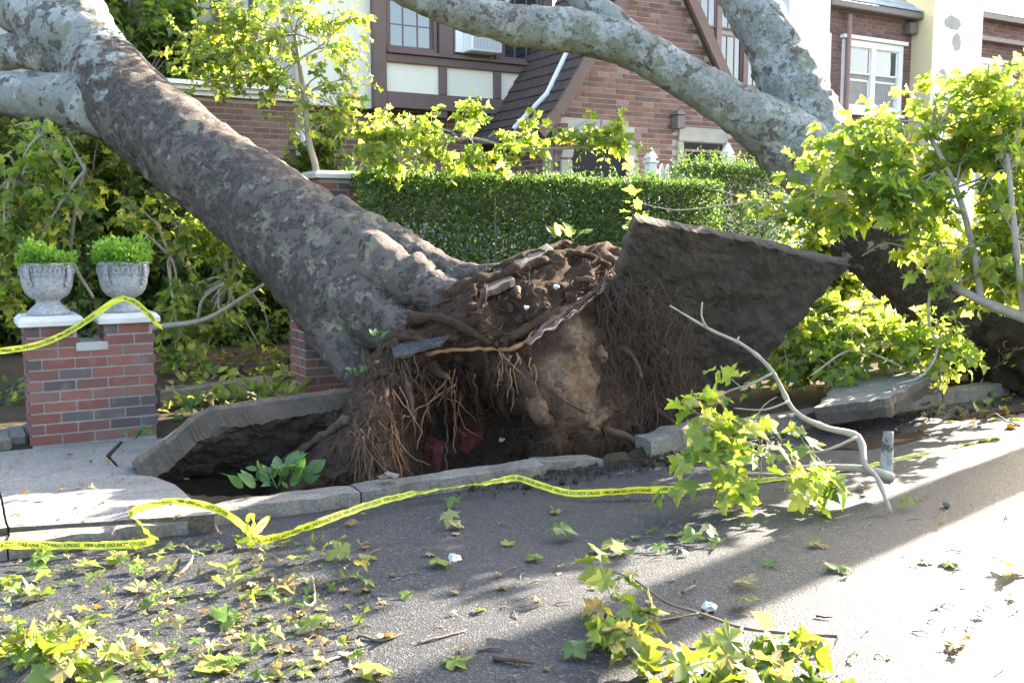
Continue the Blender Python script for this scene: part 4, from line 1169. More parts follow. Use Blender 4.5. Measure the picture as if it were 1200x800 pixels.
def root(path, r0, r1, m='root', lift=.03, seg=8, hang=False, parent=None):
    pts = [plate_pt(u, v, l) if l is not None else at(u, v, d) for (u, v, l, d) in [(q + (lift, 0))[:4] if len(q) == 2 else (q[0], q[1], q[2], 0) for q in path]]
    Q = resample([(p.x, p.y, p.z, r0 + (r1 - r0) * k / (len(pts) - 1)) for k, p in enumerate(pts)], .025)
    P = Q[:,:3] + np.array([[noise.noise(Vector(q[:3]) * 14 + Vector((k_, 0, 0))) * .022 for k_ in (0, 5, 9)] for q in Q])
    rad = Q[:,3] * (1 + .5 * np.array([noise.noise(Vector(q[:3]) * 16) for q in Q]))
    if r0 > .027: m = 'plate'
    return MB().tube(P, rad, seg).build('root', M[m], parent or PL, smooth=True)
for path, a, b2, m in [
    ([(596, 398), (640, 372), (690, 345), (718, 322)], .035, .018, 'root'),
    ([(440, 425), (500, 415), (545, 408), (600, 408), (628, 385), (660, 372)], .016, .012, 'root_pale'),
    ([(605, 430), (622, 460), (640, 500), (652, 530)], .075, .05, 'root'),
    ([(640, 455), (665, 470), (690, 484)], .016, .008, 'root'),
    ([(300, 560, -.1), (340, 535, .0), (375, 512, .05), (410, 490, .05)], .018, .03, 'root'),
    ([(455, 455), (452, 475), (462, 500), (470, 530)], .016, .007, 'root_pale'),
    ([(535, 450, .25), (515, 462, .3), (490, 480, .28), (470, 490, .2)], .008, .004, 'root_pale'),
    ([(522, 445, .2), (505, 470, .3), (494, 500, .3), (488, 525, .25)], .007, .003, 'root_pale'),
    ([(534, 455, .3), (533, 490, .35), (532, 530, .3)], .006, .003, 'root_pale'),
    ([(522, 450, .3), (523, 500, .35), (522, 560, .25)], .009, .006, 'root'),
    ([(557, 440, .3), (558, 475, .35), (566, 510, .3)], .006, .003, 'root'),
    ([(600, 415), (592, 440), (596, 465), (588, 480)], .011, .004, 'root_pale'),
    ([(597, 420), (604, 445), (618, 462), (622, 478)], .008, .003, 'root_pale'),
    ([(690, 500), (720, 480), (745, 462), (770, 450)], .03, .016, 'root'),
    ([(735, 330), (745, 370), (742, 420), (750, 480)], .018, .008, 'root'),
    ([(735, 330), (770, 350), (800, 360)], .015, .005, 'root'),
    ([(728, 318), (760, 318), (795, 322)], .012, .004, 'root'),
    ([(450, 400), (470, 395), (500, 400), (525, 412)], .03, .02, 'root'),
    ([(520, 348), (560, 330), (600, 318), (640, 305)], .06, .03, 'root'),
    ([(480, 372), (520, 375), (555, 390), (575, 405)], .04, .02, 'root'),
    ([(410, 470), (420, 510), (412, 555)], .012, .005, 'root'),
    ([(640, 300), (675, 296), (715, 312)], .035, .02, 'root')]:
    root(path, a, b2, m)
# bark torn into a pale splintered strip
for k in range(8):
    o_ = (k - 3.5) * 2.3; e_ = RNG.uniform(-6, 10)
    root([(612 + e_, 402 + o_ * .12), (632 + e_ * .5, 388 + o_ * .5), (655, 374 + o_ + RNG.normal()), (690, 350 + o_ * .8 + RNG.normal()), (722 - abs(e_), 322 + o_ * .5)], RNG.uniform(.004, .012), .004, ('splinter', 'splinter', 'splinter', 'splinter', 'root', 'splinter_pale', 'splinter_pale', 'splinter')[k], lift=.05 + .01 * RNG.random(), seg=5)
for pts in ([(722, 325), (728, 345), (735, 372)], [(728, 330), (732, 350), (733, 366)]): root(pts, .014, .004, 'splinter', lift=.08)
# thick snapped roots sticking out towards the street, torn pale at the end
for (u, v, L, r, dx, dz) in ((470, 432, .30, .022, -.3, -.35), (505, 425, .22, .030, .1, -.5), (575, 425, .25, .020, .3, -.5), (640, 410, .18, .026, .35, -.2), (720, 400, .28, .020, .4, -.4), (745, 385, .25, .024, .5, -.3), (450, 500, .22, .018, -.5, -.4), (705, 500, .25, .024, .3, -.5), (760, 470, .28, .018, .4, -.5), (600, 345, .16, .024, -.2, .5), (560, 360, .15, .02, -.4, .3), (670, 330, .14, .022, .2, .5)):
    p = np.array(plate_pt(u, v, -.05)); d = unit([dx, -.9, dz]); q = [p]
    for k in range(7): d = unit(d + RNG.normal(size=3) * .18 + np.array([0, .05, -.06])); q.append(q[-1] + d * (L + .05) / 7)
    o_ = MB().tube(q, np.linspace(r * 1.3, r * .75, 8) * (1 + .2 * RNG.normal(size=8).clip(-1, 1)), 9).build('root', M['root'], PL, smooth=True)
    e_ = MB()
    for k in range(7):
        w = rdir() * r * .55; e_.tube([q[-2] + w * .9, q[-1] + w + d * RNG.uniform(.005, .035)], [r * .35, .001], 5)
    e_.build('torn_end', M['root_pale'], o_)
# hanging roots: curtains below the ledge and on the right of the plate
def hanging(u, v, L, r, m, lift):
    p = np.array(plate_pt(u, v, lift)); q = [p]; d = unit([RNG.normal() * .35, -.25 + RNG.normal() * .25, -1])
    n = 8
    for k in range(n):
        d = unit(d + RNG.normal(size=3) * .28 + np.array([0, 0, -.16])); q.append(q[-1] + d * L / n)
    q = [x for x in q if x[2] > -.35]
    return (q, np.linspace(r, r * .35, len(q))) if len(q) > 2 else None
fine = []
zones = [((425, 500), (408, 440), 22, .35, 'root'), ((430, 480), (450, 520), 22, .4, 'root_pale'), ((585, 625), (410, 440), 18, .25, 'root_pale'), ((720, 800), (320, 480), 60, .5, 'root'), ((480, 540), (430, 460), 16, .4, 'root_pale'), ((395, 440), (450, 540), 22, .4, 'root')]
for (u0, u1), (v0, v1), n, L, m in zones:
    for k in range(n):
        h_ = hanging(RNG.uniform(u0, u1), RNG.uniform(v0, v1), L * RNG.uniform(.5, 1.2), RNG.uniform(.003, .0065), m, RNG.uniform(.0, .12))
        if h_: MB().tube(h_[0], h_[1], 5).build('root', M[m], PL, smooth=True)
for (u0, u1), (v0, v1), n, L, m in zones:
    for k in range(n * 6):
        h_ = hanging(RNG.uniform(u0 - 15, u1 + 15), RNG.uniform(v0 - 10, v1 + 30), L * RNG.uniform(.3, 1.1), RNG.uniform(.001, .0026), m, RNG.uniform(-.02, .10))
        if h_: fine.append(h_)
for k in range(420):   # skirt of roots hanging in front of the upturned slab, and matted against its underside
    u = RNG.uniform(700, 812); v = RNG.uniform(310, 330) + abs(RNG.normal()) * 60 + max(0, u - 740) * .35
    p = np.array(at(u, v, 6.75 + (v - 300) * .003 + RNG.uniform(0, .35))); q = [p]; d = unit([RNG.normal() * .5 + .25, -.1 + RNG.normal() * .2, -1])
    for j in range(8): d = unit(d + RNG.normal(size=3) * .3); q.append(q[-1] + d * RNG.uniform(.02, .06))
    fine.append((q, np.linspace(RNG.uniform(.0012, .004), .0008, 9)))
for k in range(700):   # matted hair roots all over the plate
    u = RNG.uniform(395, 805); vt = float(np.interp(u, TOPX, TOPV)); v = RNG.uniform(vt, 540)
    p = np.array(plate_pt(u, v, .05)); q = [p]; d = rdir(-.3)
    for j in range(6): d = unit(d + RNG.normal(size=3) * .5); q.append(q[-1] + d * .035)
    fine.append((q, np.linspace(.0018, .0008, 7)))
tubes_obj('fine_roots', PL, fine, M['root'], 4)
# clods and stones stuck in the plate
for k in range(110):
    u = RNG.uniform(410, 790); vt = float(np.interp(u, TOPX, TOPV)); v = RNG.uniform(vt + 5, 545)
    c = plate_pt(u, v, .02); r = RNG.uniform(.010, .045)
    bm = bmesh.new(); bmesh.ops.create_icosphere(bm, subdivisions=2, radius=r)
    for w in bm.verts: w.co *= 1 + .5 * noise.noise(w.co * (1.6 / r) + Vector((k, 0, 0)))
    me = bpy.data.meshes.new('clod'); bm.to_mesh(me); bm.free(); o = link('clod', me, M['plate'], PL); o.location = c - world_loc(PL)

# ================================================================== UPTURNED PAVING
up3 = [M['concrete'], M['edge'], M['under']]
A_, B_, C_, D_ = V3(738, 250, 6.75), V3(988, 302, 7.7), V3(862, 450, 8.2), V3(690, 440, 7.95)
slab('upturned_paving_slab', [A_, V3(860, 272, 7.2), B_], [D_, V3(770, 446, 8.1), C_], .09, up3, m=56, n=40, rough=.010, edge=.035, rim=.6, down=(0, -1, -.2),
     label='large upturned paving slab showing its soil-caked underside beside the roots', cat='paving slab', group='heaved paving slabs')
slab('lifted_paving_slab', [(0.92, 6.02, .15), on_y(205, 500, 6.1), on_y(250, 474, 6.12), on_y(330, 463, 6.12), on_y(452, 449, 6.1)], [(1.15, 6.9, -.02), (1.5, 6.85, -.16), (2.0, 6.8, -.28), (2.4, 6.8, -.30), (2.85, 6.8, -.28)], .19, [M['concrete'], M['edge'], M['under']], m=120, n=26, rough=.014, edge=.028, rim=.2,
     label='long lifted paving slab with broken edge over the dark pit on the left', cat='paving slab', group='heaved paving slabs')
slab('heaved_paving_slab', [on_z(955, 476, .20), on_z(1040, 466, .26), on_z(1108, 432, .34)], [on_z(985, 440, .22), on_z(1045, 428, .27), on_z(1105, 412, .34)], .14, up3, m=40, n=18, rough=.012, edge=.03, rim=.45,
     label='broken paving slab tilted over the kerb below the leaning right-hand tree', cat='paving slab', group='heaved paving slabs')
slab('paving_fragment', [plate_pt(602, 306, .02), plate_pt(640, 284, .02)], [plate_pt(612, 311, .08), plate_pt(648, 291, .08)], .04, [M['curb'], M['edge'], M['under']], m=16, n=8, rough=.008, edge=.012,
     label='small grey paving fragment perched on top of the root plate', cat='paving fragment', group='paving fragments')
slab('paving_fragment', [plate_pt(556, 336, -.02), plate_pt(600, 318, -.02)], [plate_pt(565, 343, .07), plate_pt(602, 326, .07)], .05, [M['edge'], M['edge'], M['under']], m=16, n=8, rough=.008, edge=.02,
     label='soil-covered paving fragment wedged between trunk base and root plate', cat='paving fragment', group='paving fragments')
slab('asphalt_fragment', [plate_pt(458, 404, .04), plate_pt(525, 393, .03)], [plate_pt(462, 417, .12), plate_pt(515, 404, .10)], .02, [M['asphalt'], M['edge'], M['under']], m=24, n=8, rough=.008, edge=.02,
     label='dark flat asphalt fragment on the ledge of the root plate', cat='paving fragment', group='paving fragments')
# faded red brick lumps in the hollow
for (u, v, sx, sz, lab) in ((548, 515, .12, .10, 'faded red brick lump hanging in the hollow under the roots'), (508, 532, .05, .13, 'narrow red brick shard standing in the hollow beside the hanging roots')):
    c = plate_pt(u, v, .06)
    bm = bmesh.new(); bmesh.ops.create_cube(bm, size=1); bmesh.ops.subdivide_edges(bm, edges=bm.edges[:], cuts=4, use_grid_fill=True)
    for w in bm.verts:
        w.co = Vector((w.co.x * sx * 1.6, w.co.y * .1, w.co.z * sz * 1.6)); w.co += Vector((1, 1, 1)) * .02 * noise.noise(w.co * 14 + Vector((u, 0, 0))); w.co.x *= 1 + .3 * noise.noise(Vector((0, 0, w.co.z * 9 + u)))
    me = bpy.data.meshes.new('brick_lump'); bm.to_mesh(me); bm.free(); o = link('brick_lump', me, M['redbit']); o.location = c; o.rotation_euler = (.1, .12, .2)
    tag(o, lab, 'brick', 'red brick lumps among the roots')

# ================================================================== LEANING TREE 2
T2 = empty('leaning_tree', (9.2, 6.2, 0.1), 'uprooted plane tree leaning left from the right-hand pavement, forked with pale flaking bark', 'tree', 'toppled plane trees')
bole('trunk', [(V3(1215, 425, 9.7), .56), (V3(1150, 375, 9.9), .50), (V3(1085, 322, 10.05), .46), (V3(1020, 260, 10.2), .46), (V3(968, 200, 10.3), .45), (V3(943, 140, 10.4), .38), (V3(910, 62, 10.55), .30), (V3(874, -2, 10.7), .275), (V3(840, -70, 10.85), .26)],
     M['bark_c'], T2, seg=72, step=.04, lump=.07, flare=.25, fine=.018)
bole('limb', [(V3(985, 225, 10.2), .36), (V3(930, 172, 10.15), .36), (V3(880, 137, 10.05), .27), (V3(810, 95, 9.95), .215), (V3(737, 55, 9.85), .205), (V3(670, 36, 9.75), .205), (V3(602, 29, 9.65), .19), (V3(520, 5, 9.5), .18), (V3(430, -40, 9.3), .17)],
     M['bark_c'], T2, seg=56, step=.04, lump=.05, fine=.01)
bole('limb', [(V3(760, 62, 9.9), .15), (V3(715, 28, 9.9), .17), (V3(680, -5, 10.0), .15), (V3(630, -60, 10.2), .13)], M['bark_b'], T2, seg=40, lump=.06)
# its torn root ball at the right edge
bm = bmesh.new(); bmesh.ops.create_icosphere(bm, subdivisions=5, radius=1.0)
c2 = V3(1225, 410, 9.5)
for w in bm.verts:
    q = w.co.copy(); w.co = Vector((q.x * .75, q.y * .6, q.z * .55)) * (1 + .22 * fbm(q, 1.8, 4) + .10 * fbm(q, 6, 3))
me = bpy.data.meshes.new('root_ball'); bm.to_mesh(me); bm.free(); RB = link('root_ball', me, M['soil'], T2); RB.location = c2 - world_loc(T2)
me.polygons.foreach_set('use_smooth', [True] * len(me.polygons))
for k in range(60):
    a = RNG.normal(size=3); a[1] = -abs(a[1]); a = unit(a); p = np.array(c2) + a * np.array([.72, .58, .52]); q = [p]; d = unit(a + rdir(-.3) * .6)
    for j in range(6): d = unit(d + RNG.normal(size=3) * .35 + np.array([0, 0, -.1])); q.append(q[-1] + d * RNG.uniform(.03, .08))
    MB().tube(q, np.linspace(RNG.uniform(.006, .02), .002, 7), 5).build('root', M['root'], RB, smooth=True)

# ================================================================== FOLIAGE
def leafy(o, base_pts, targets, n_tw, m='leaf', leaf=.14, per=8, length=(.2, .5), r0=.016, visible=None, limit=300, wood='twig', sag=.1, up=.1, tmin=.3, spread=1.0):
    polys = branches_to(base_pts, targets, sag)
    limb_objs(o, polys, M[wood], r0, .004)
    tw, lv = grow(polys, n_tw, leaf, per, length, up=up, tmin=tmin, spread=spread)
    tubes_obj('twigs', o, tw, M[wood], 4)
    put_leaves(o, lv, M[m], limit, visible=visible)

# leaves of the fallen tree: crushed crown low behind the gate pier
base1 = [V3(50, 160, 8.5), V3(100, 200, 8.5), V3(200, 300, 9.1), V3(270, 330, 9.2), V3(20, 200, 8.5)]
tg = cloud(V3(60, 225, 8.5), (.6, .2, .6), 24) + cloud(V3(235, 310, 9.05), (.45, .2, .5), 18) + cloud(V3(20, 330, 8.45), (.5, .2, .5), 8) + cloud(V3(250, 400, 9.0), (.6, .3, .25), 10)
leafy(T1, base1, tg, 200, leaf=.085, per=8, length=(.18, .42), visible=lambda u, v: (130 < v < 300 and u < 175) or (u > 185 and v > 230 and u < 350), wood='twig', spread=1.2)
MB().tube(resample([(*at(178, 384, 8.6), .03), (*at(240, 374, 8.6), .03), (*at(290, 345, 8.6), .022), (*at(330, 320, 8.7), .014)], .05)[:,:3], np.linspace(.03, .012, len(resample([(*at(178, 384, 8.6), .03), (*at(240, 374, 8.6), .03), (*at(290, 345, 8.6), .022), (*at(330, 320, 8.7), .014)], .05))), 8).build('branch', M['twig'], T1, smooth=True)
for pts, r in (([(45, 155, 8.9), (75, 200, 8.7), (88, 240, 8.7), (84, 300, 8.8), (110, 350, 8.9)], .022), ([(0, 200, 8.8), (40, 215, 8.8), (75, 222, 8.7)], .014), ([(232, 374, 8.6), (238, 350, 8.5), (262, 332, 8.5)], .014)):
    P = [at(*q) for q in pts]; Q = resample([(*p, r) for p in P], .05)
    MB().tube(Q[:,:3], np.linspace(r, r*.6, len(Q)), 7).build('branch', M['twig'], T1, smooth=True)

def bush(name, label, cat, c, r, n, m, leaf, group=None, stems=8, limit=150, visible=None, seed=0, per=9):
    o = empty(name, (c[0], c[1], max(0.1, c[2] - r[2])), label, cat, group)
    base = [Vector((c[0] + RNG.normal()*.15, c[1] + RNG.normal()*.1, max(.1, c[2] - r[2]))) for _ in range(stems)]
    tg = cloud(c, r, stems * 3)
    polys = branches_to(base, tg, .15)
    limb_objs(o, polys, M['twig_dark'], .018, .004, name='stem')
    tw, lv = grow(polys, n, leaf, per, (.2, .45), up=.4, tmin=.25)
    tubes_obj('twigs', o, tw, M['twig_dark'], 4)
    put_leaves(o, lv, M[m], limit, visible=visible)
    return o
# dark shrubs closing the view behind the gate pier
bush('shrub', 'dense dark shrub behind the gate pier at the far left', 'shrub', at(-20, 280, 10.4), (1.0, .3, 1.5), 800, 'leaf_dark', .08, 'shrubs in the front garden')
bush('shrub', 'dense dark shrub directly behind the two stone urns', 'shrub', at(130, 250, 10.7), (1.0, .3, 1.6), 850, 'leaf_dark', .08, 'shrubs in the front garden')
bush('shrub', 'dark shrub in shade below the fallen trunk', 'shrub', at(290, 310, 11.3), (.9, .3, 1.3), 750, 'leaf_dark', .08, 'shrubs in the front garden')
bush('shrub', 'low leafy shrub between trunk and brick pier cap near the hedge', 'shrub', at(380, 200, 11.2), (.4, .3, .6), 120, 'leaf_dark', .09, 'shrubs in the front garden')
bush('shrub', 'green shrub seen through the gap between upturned slab and leaning tree', 'shrub', at(985, 300, 11.2), (.8, .3, .7), 330, 'leaf', .085, 'shrubs in the front garden')
bush('shrub', 'dark shrub under the pale left limb at the edge of the picture', 'shrub', at(5, 150, 11.0), (.8, .25, .6), 330, 'leaf_dark', .085, 'shrubs in the front garden')
# slender young tree by the house
YT = empty('young_tree', tuple(Vector((*at(372, 214, 10.0)[:2], .2))), 'slender young tree with thin pale stem in front of the cream wall', 'tree')
stem = [at(374, 330, 10), at(372, 214, 10.0), at(362, 165, 10.0), at(356, 110, 10.0), at(350, 70, 10.0), at(345, 40, 9.9)]
Q = resample([(*p, .04) for p in stem], .06); MB().tube(Q[:,:3], np.linspace(.05, .018, len(Q)), 8).build('trunk', M['twig'], YT, smooth=True)
tg = [at(u, v, d) for u, v, d in ((240, 45, 9.6), (220, 75, 9.5), (280, 30, 9.6), (300, 60, 9.7), (330, 15, 9.7), (360, 25, 9.7), (390, 30, 9.8), (380, 60, 9.8), (410, 20, 9.9), (250, 10, 9.6), (330, 75, 9.6), (395, 120, 10), (405, 140, 10.1), (385, 95, 10.0), (270, 70, 9.6), (380, -10, 9.8), (300, -10, 9.7), (340, 100, 9.7), (395, 150, 10.1), (235, 95, 9.6), (262, 100, 9.7), (300, 95, 9.7), (320, 40, 9.7), (372, 150, 10), (340, 140, 9.9), (212, 40, 9.6), (410, 60, 10), (415, 100, 10.1), (320, 120, 9.9))]
leafy(YT, [at(356, 110, 10.0), at(350, 70, 10.0), at(345, 40, 9.9), at(362, 165, 10)], tg, 240, leaf=.066, per=7, length=(.15, .38), r0=.010, tmin=.5)
bush('shrub', 'tall shrub covering the dark window left of the young tree', 'shrub', at(170, 30, 11.6), (1.2, .4, .75), 170, 'leaf_dark', .12, 'shrubs in the front garden')
# broken branch lying over the hedge
HB = empty('broken_branch', tuple(at(560, 185, 8.9)), 'broken leafy yellow-green branch lying along the top of the hedge', 'branch', 'broken branches')
MB().tube(resample([(*at(470, 192, 9.1), .02), (*at(540, 162, 9.2), .02), (*at(610, 174, 9.3), .02), (*at(700, 172, 9.4), .01)], .05)[:,:3], .013, 7).build('branch', M['twig'], HB, smooth=True)
tg = [at(u, v - 6, d + .45) for u, v, d in ((440, 185, 8.7), (470, 175, 8.8), (500, 165, 8.8), (450, 165, 8.9), (485, 190, 8.6), (520, 185, 8.7), (545, 135, 8.8), (560, 145, 8.8), (555, 190, 8.6), (590, 175, 8.7), (610, 185, 8.7), (620, 165, 8.8), (655, 165, 8.8), (690, 170, 8.9), (715, 175, 9.0), (430, 175, 8.8), (510, 190, 8.6), (725, 168, 9.0), (460, 190, 8.7), (475, 160, 8.9))]
leafy(HB, [at(470, 190, 9.1), at(540, 165, 9.2), at(610, 175, 9.3), at(660, 172, 9.4)], tg, 135, leaf=.074, per=8, length=(.12, .32), r0=.008, tmin=.5)
# thin bare twig sprays over the hedge on the right
BT = empty('bare_twig_spray', tuple(at(900, 240, 8.4)), 'thin bare grey twigs reaching left in front of the short hedge', 'branch', 'broken branches')
for pts in ([(960, 248), (900, 236), (840, 242), (790, 246), (740, 236)], [(955, 244), (890, 238), (860, 262)], [(930, 246), (880, 268), (850, 282)], [(880, 238), (850, 225), (830, 222)]):
    P = resample([(*at(u, v, 8.2), .008) for u, v in pts], .05); MB().tube(P[:,:3], np.linspace(.009, .003, len(P)), 6).build('twig', M['twig'], BT, smooth=True)
tw, lv = grow([[at(700, 268, 6.9), at(735, 255, 6.9), at(755, 240, 7.0)]], 4, .08, 5, (.1, .2)); put_leaves(BT, lv, M['leaf'])

# great leafy limb at the right
FL = empty('fallen_limb', tuple(at(1150, 380, 8.0)), 'large sunlit leafy limb hanging across the leaning tree at the right edge', 'branch', 'broken branches')
for pts, r in (([(1260, 392, 8.0), (1200, 372, 8.0), (1150, 352, 8.0), (1118, 336, 8.1)], .055), ([(1118, 336, 8.1), (1080, 300, 8.3), (1040, 285, 8.5), (1010, 300, 8.6)], .010), ([(1150, 352, 8.0), (1140, 290, 8.0), (1120, 220, 8.1), (1090, 160, 8.2)], .03), ([(1200, 372, 8.0), (1190, 280, 7.8), (1180, 180, 7.9)], .03), ([(1090, 310, 8.2), (1045, 230, 8.3), (985, 190, 8.5)], .012)):
    Q = resample([(*at(*q), r) for q in pts], .05); MB().tube(Q[:,:3], np.linspace(r, r*.6, len(Q)), 9).build('branch', M['twig'], FL, smooth=True)
bp = [at(1118, 336, 8.1), at(1140, 290, 8.0), at(1120, 220, 8.1), at(1090, 160, 8.2), at(1190, 280, 7.8), at(1180, 200, 7.9), at(1040, 240, 8.3), at(1000, 200, 8.5)]
tg = []
while len(tg) < 95:
    u, v = RNG.uniform(955, 1240), RNG.uniform(60, 380)
    if np.interp(u, [955, 1000, 1050, 1100, 1150, 1240], [195, 150, 140, 118, 95, 60]) < v < np.interp(u, [955, 1000, 1050, 1090, 1130, 1240], [235, 255, 280, 315, 350, 370]): tg.append(at(u, v, RNG.uniform(7.8, 8.7)))
tg += [at(935, 200, 8.7), at(905, 268, 8.3), at(930, 270, 8.2), at(990, 150, 8.8)]
leafy(FL, bp, tg, 420, leaf=.102, per=8, length=(.18, .42), r0=.010, tmin=.5, spread=1.2)
# leafy branches on the ground behind the slab
GB = empty('ground_branch', tuple(at(980, 400, 8.6)), 'leafy branches heaped on the ground between upturned slab and leaning tree', 'branch', 'broken branches')
tg = cloud(at(930, 420, 8.6), (.4, .5, .2), 14) + cloud(at(925, 375, 9.2), (.2, .4, .18), 9) + cloud(at(1085, 412, 8.3), (.35, .3, .12), 10) + cloud(at(1010, 420, 8.6), (.5, .4, .15), 10)
leafy(GB, [at(930, 430, 8.6), at(1000, 400, 8.8), at(1080, 420, 8.6)], tg, 270, leaf=.085, per=8, length=(.15, .35), r0=.012, tmin=.4)
for pts, r in (([(1035, 362, 9.0), (1000, 366, 9.0), (960, 372, 9.0)], .05), ([(1090, 340, 8.2), (1088, 375, 8.1), (1098, 410, 8.0), (1080, 440, 7.9), (1050, 450, 7.9)], .012), ([(1060, 430, 8.2), (1000, 410, 8.2), (950, 440, 8.0)], .01)):
    Q = resample([(*at(*q), r) for q in pts], .05); MB().tube(Q[:,:3], np.linspace(r, r*.7, len(Q)), 8).build('branch', M['twig'], GB, smooth=True)
# branch standing out of the gutter in front of the slab
def depth_on_ground(u, v): p = on_z(u, v, .02); return view(p)[2]
SB = empty('bent_branch', tuple(on_z(1040, 598, 0)), 'bare pale bent branch rising from the road with leaves at its lower left', 'branch', 'broken branches')
d0 = depth_on_ground(1040, 598)
main = [(785, 358, d0 + .35), (830, 385, d0 + .33), (872, 405, d0 + .32), (905, 435, d0 + .32), (930, 480, d0 + .35), (965, 500, d0 + .4), (1005, 512, d0 + .4), (1014, 545, d0 + .25), (1028, 560, d0 + .12), (1044, 600, d0)]
Q = resample([(*at(*q), r) for q, r in zip(main, (.005, .008, .010, .012, .014, .016, .020, .018, .013, .010))], .03); MB().tube(Q[:,:3], Q[:,3] * (1 + .22 * np.array([noise.noise(Vector(q[:3]) * 22) for q in Q]) + .25 * (np.arange(len(Q)) % 9 == 0)), 10).build('stem', M['twig'], SB, smooth=True)
for pts, r in (([(828, 384), (822, 370), (823, 354)], .007), ([(863, 402), (866, 394)], .008), ([(905, 437), (880, 450), (850, 460), (830, 480)], .008), ([(925, 470), (895, 480), (860, 478)], .007), ([(1005, 512), (975, 525), (950, 530), (900, 535)], .009), ([(880, 500), (895, 475), (910, 465)], .005), ([(850, 560), (880, 555), (920, 556), (1000, 556)], .010)):
    P = resample([(*at(u, v, d0 + .3), r) for u, v in pts], .03); MB().tube(P[:,:3], np.linspace(r, r*.5, len(P)), 7).build('side_branch', M['twig'], SB, smooth=True)
polys = [[at(u, v, d0 + d) for u, v, d in q] for q in ([(905, 437, .3), (850, 460, .25), (825, 490, .2)], [(925, 475, .3), (870, 490, .2), (850, 530, .1)], [(920, 556, .05), (880, 560, .0), (850, 575, .0)], [(860, 500, .1), (820, 530, .05), (815, 570, 0)], [(1000, 530, .2), (960, 545, .1), (955, 570, .05)], [(910, 500, .2), (890, 520, .15), (870, 545, .1)])]
tw, lv = grow(polys, 30, .10, 5, (.1, .26), rad=.003, tmin=.3)
lv = [m_ for m_ in lv if m_[2,3] > .05]
tubes_obj('twigs', SB, tw, M['twig'], 5); put_leaves(SB, lv, M['leaf'])
ST = empty('branch_stump', tuple(on_z(1040, 562, 0)), 'short thick pale branch stump standing in the gutter beside the bent branch', 'branch')
bole('stem', [(at(1036, 566, d0 + .32), .034), (at(1039, 548, d0 + .33), .034), (at(1040, 525, d0 + .35), .032), (at(1041, 505, d0 + .36), .03)], M['bark_b'], ST, seg=20, step=.02, lump=.05, fine=.004)
bole('side_branch', [(at(1045, 560, d0 + .3), .03), (at(1025, 553, d0 + .28), .028), (at(995, 548, d0 + .3), .02), (at(920, 548, d0 + .4), .012)], M['twig'], ST, seg=14, step=.02, lump=.05, fine=.003)
# branch at the bottom of the picture
BB = empty('leafy_branch', tuple(on_z(870, 760, 0)), 'leafy branch lying on the sunlit road at the bottom right', 'branch', 'broken branches')
def rb(u, v, z): return on_z(u, v, z)
for pts, r in (([(985, 745, .05), (930, 742, .06), (870, 735, .07), (820, 718, .09), (780, 705, .10), (745, 680, .13), (715, 668, .14)], .007), ([(985, 745, .05), (975, 765, .03), (958, 785, .01)], .010), ([(870, 735, .07), (850, 760, .06), (830, 790, .04)], .006), ([(820, 718, .09), (760, 730, .09), (735, 745, .08)], .004)):
    Q = resample([(*rb(*q), r) for q in pts], .02); MB().tube(Q[:,:3], np.linspace(r, r*.55, len(Q)) * (1 + .15*np.sin(np.arange(len(Q))*1.3)), 8).build('stem', M['twig_dark'], BB, smooth=True)
polys = [[rb(*q) for q in p] for p in ([(800, 722, .09), (760, 730, .10), (730, 755, .08)], [(760, 715, .10), (725, 725, .09), (712, 690, .10)], [(880, 745, .07), (850, 770, .08), (820, 800, .05)], [(930, 745, .06), (900, 775, .08), (880, 810, .05)], [(960, 755, .05), (930, 785, .06), (960, 815, .04)], [(850, 760, .06), (800, 790, .05), (780, 800, .05)])]
tw, lv = grow(polys, 36, .09, 5, (.06, .16), rad=.002, up=.1, tmin=.2)
lv = [m_ for m_ in lv if m_[2,3] > .03]
tubes_obj('twigs', BB, tw, M['twig_dark'], 5); put_leaves(BB, lv, M['leaf_fall'])
# heap of leaves at the lower left corner
LB = empty('leafy_sprig', tuple(on_z(50, 790, 0)), 'heap of yellow-green leaves on a sprig at the lower left corner', 'branch', 'broken branches')
polys = [[rb(*q) for q in p] for p in ([(10, 810, .03), (40, 780, .08), (70, 755, .09)], [(60, 800, .03), (100, 785, .08), (120, 770, .07)], [(-10, 790, .05), (20, 770, .06), (30, 750, .06)])]
limb_objs(LB, polys, M['twig_dark'], .006, .003, name='stem')
tw, lv = grow(polys, 15, .085, 5, (.06, .14), rad=.002, tmin=.1); lv = [m_ for m_ in lv if m_[2,3] > .03]
put_leaves(LB, lv, M['leaf_fall'])
# background trees
def far_tree(label, c, r, n, trunk_h, m='leaf_dark', leaf=.16, group='street and garden trees', trunk_r=.16, z0=.1):
    o = empty('street_tree', (c[0], c[1], z0), label, 'tree', group)
    base = Vector((c[0], c[1], z0)); top = Vector((c[0], c[1], trunk_h))
    bole('trunk', [(base, trunk_r * 1.15), (base * .6 + top * .4, trunk_r), (top, trunk_r * .9), (Vector((c[0] + .1, c[1], c[2])), trunk_r * .5)], M['bark_b'], o, seg=24, step=.2, lump=.05)
    tg = cloud(c, r, 46); polys = branches_to([top, Vector((c[0], c[1], (trunk_h + c[2]) / 2)), Vector(c)], tg, .2)
    tubes_obj('branches', o, [(p, np.linspace(.05, .012, len(p))) for p in polys], M['twig_dark'], 6)
    tw, lv = grow(polys, n, leaf, 9, (.3, .7), up=.2, tmin=.35)
    put_leaves(o, lv, M[m], 150)
    return o
far_tree('dense green tree behind the leafy limb at the far right', tuple(at(1222, 140, 24)), (2.0, 2.0, 2.6), 620, 2.0, leaf=.26)
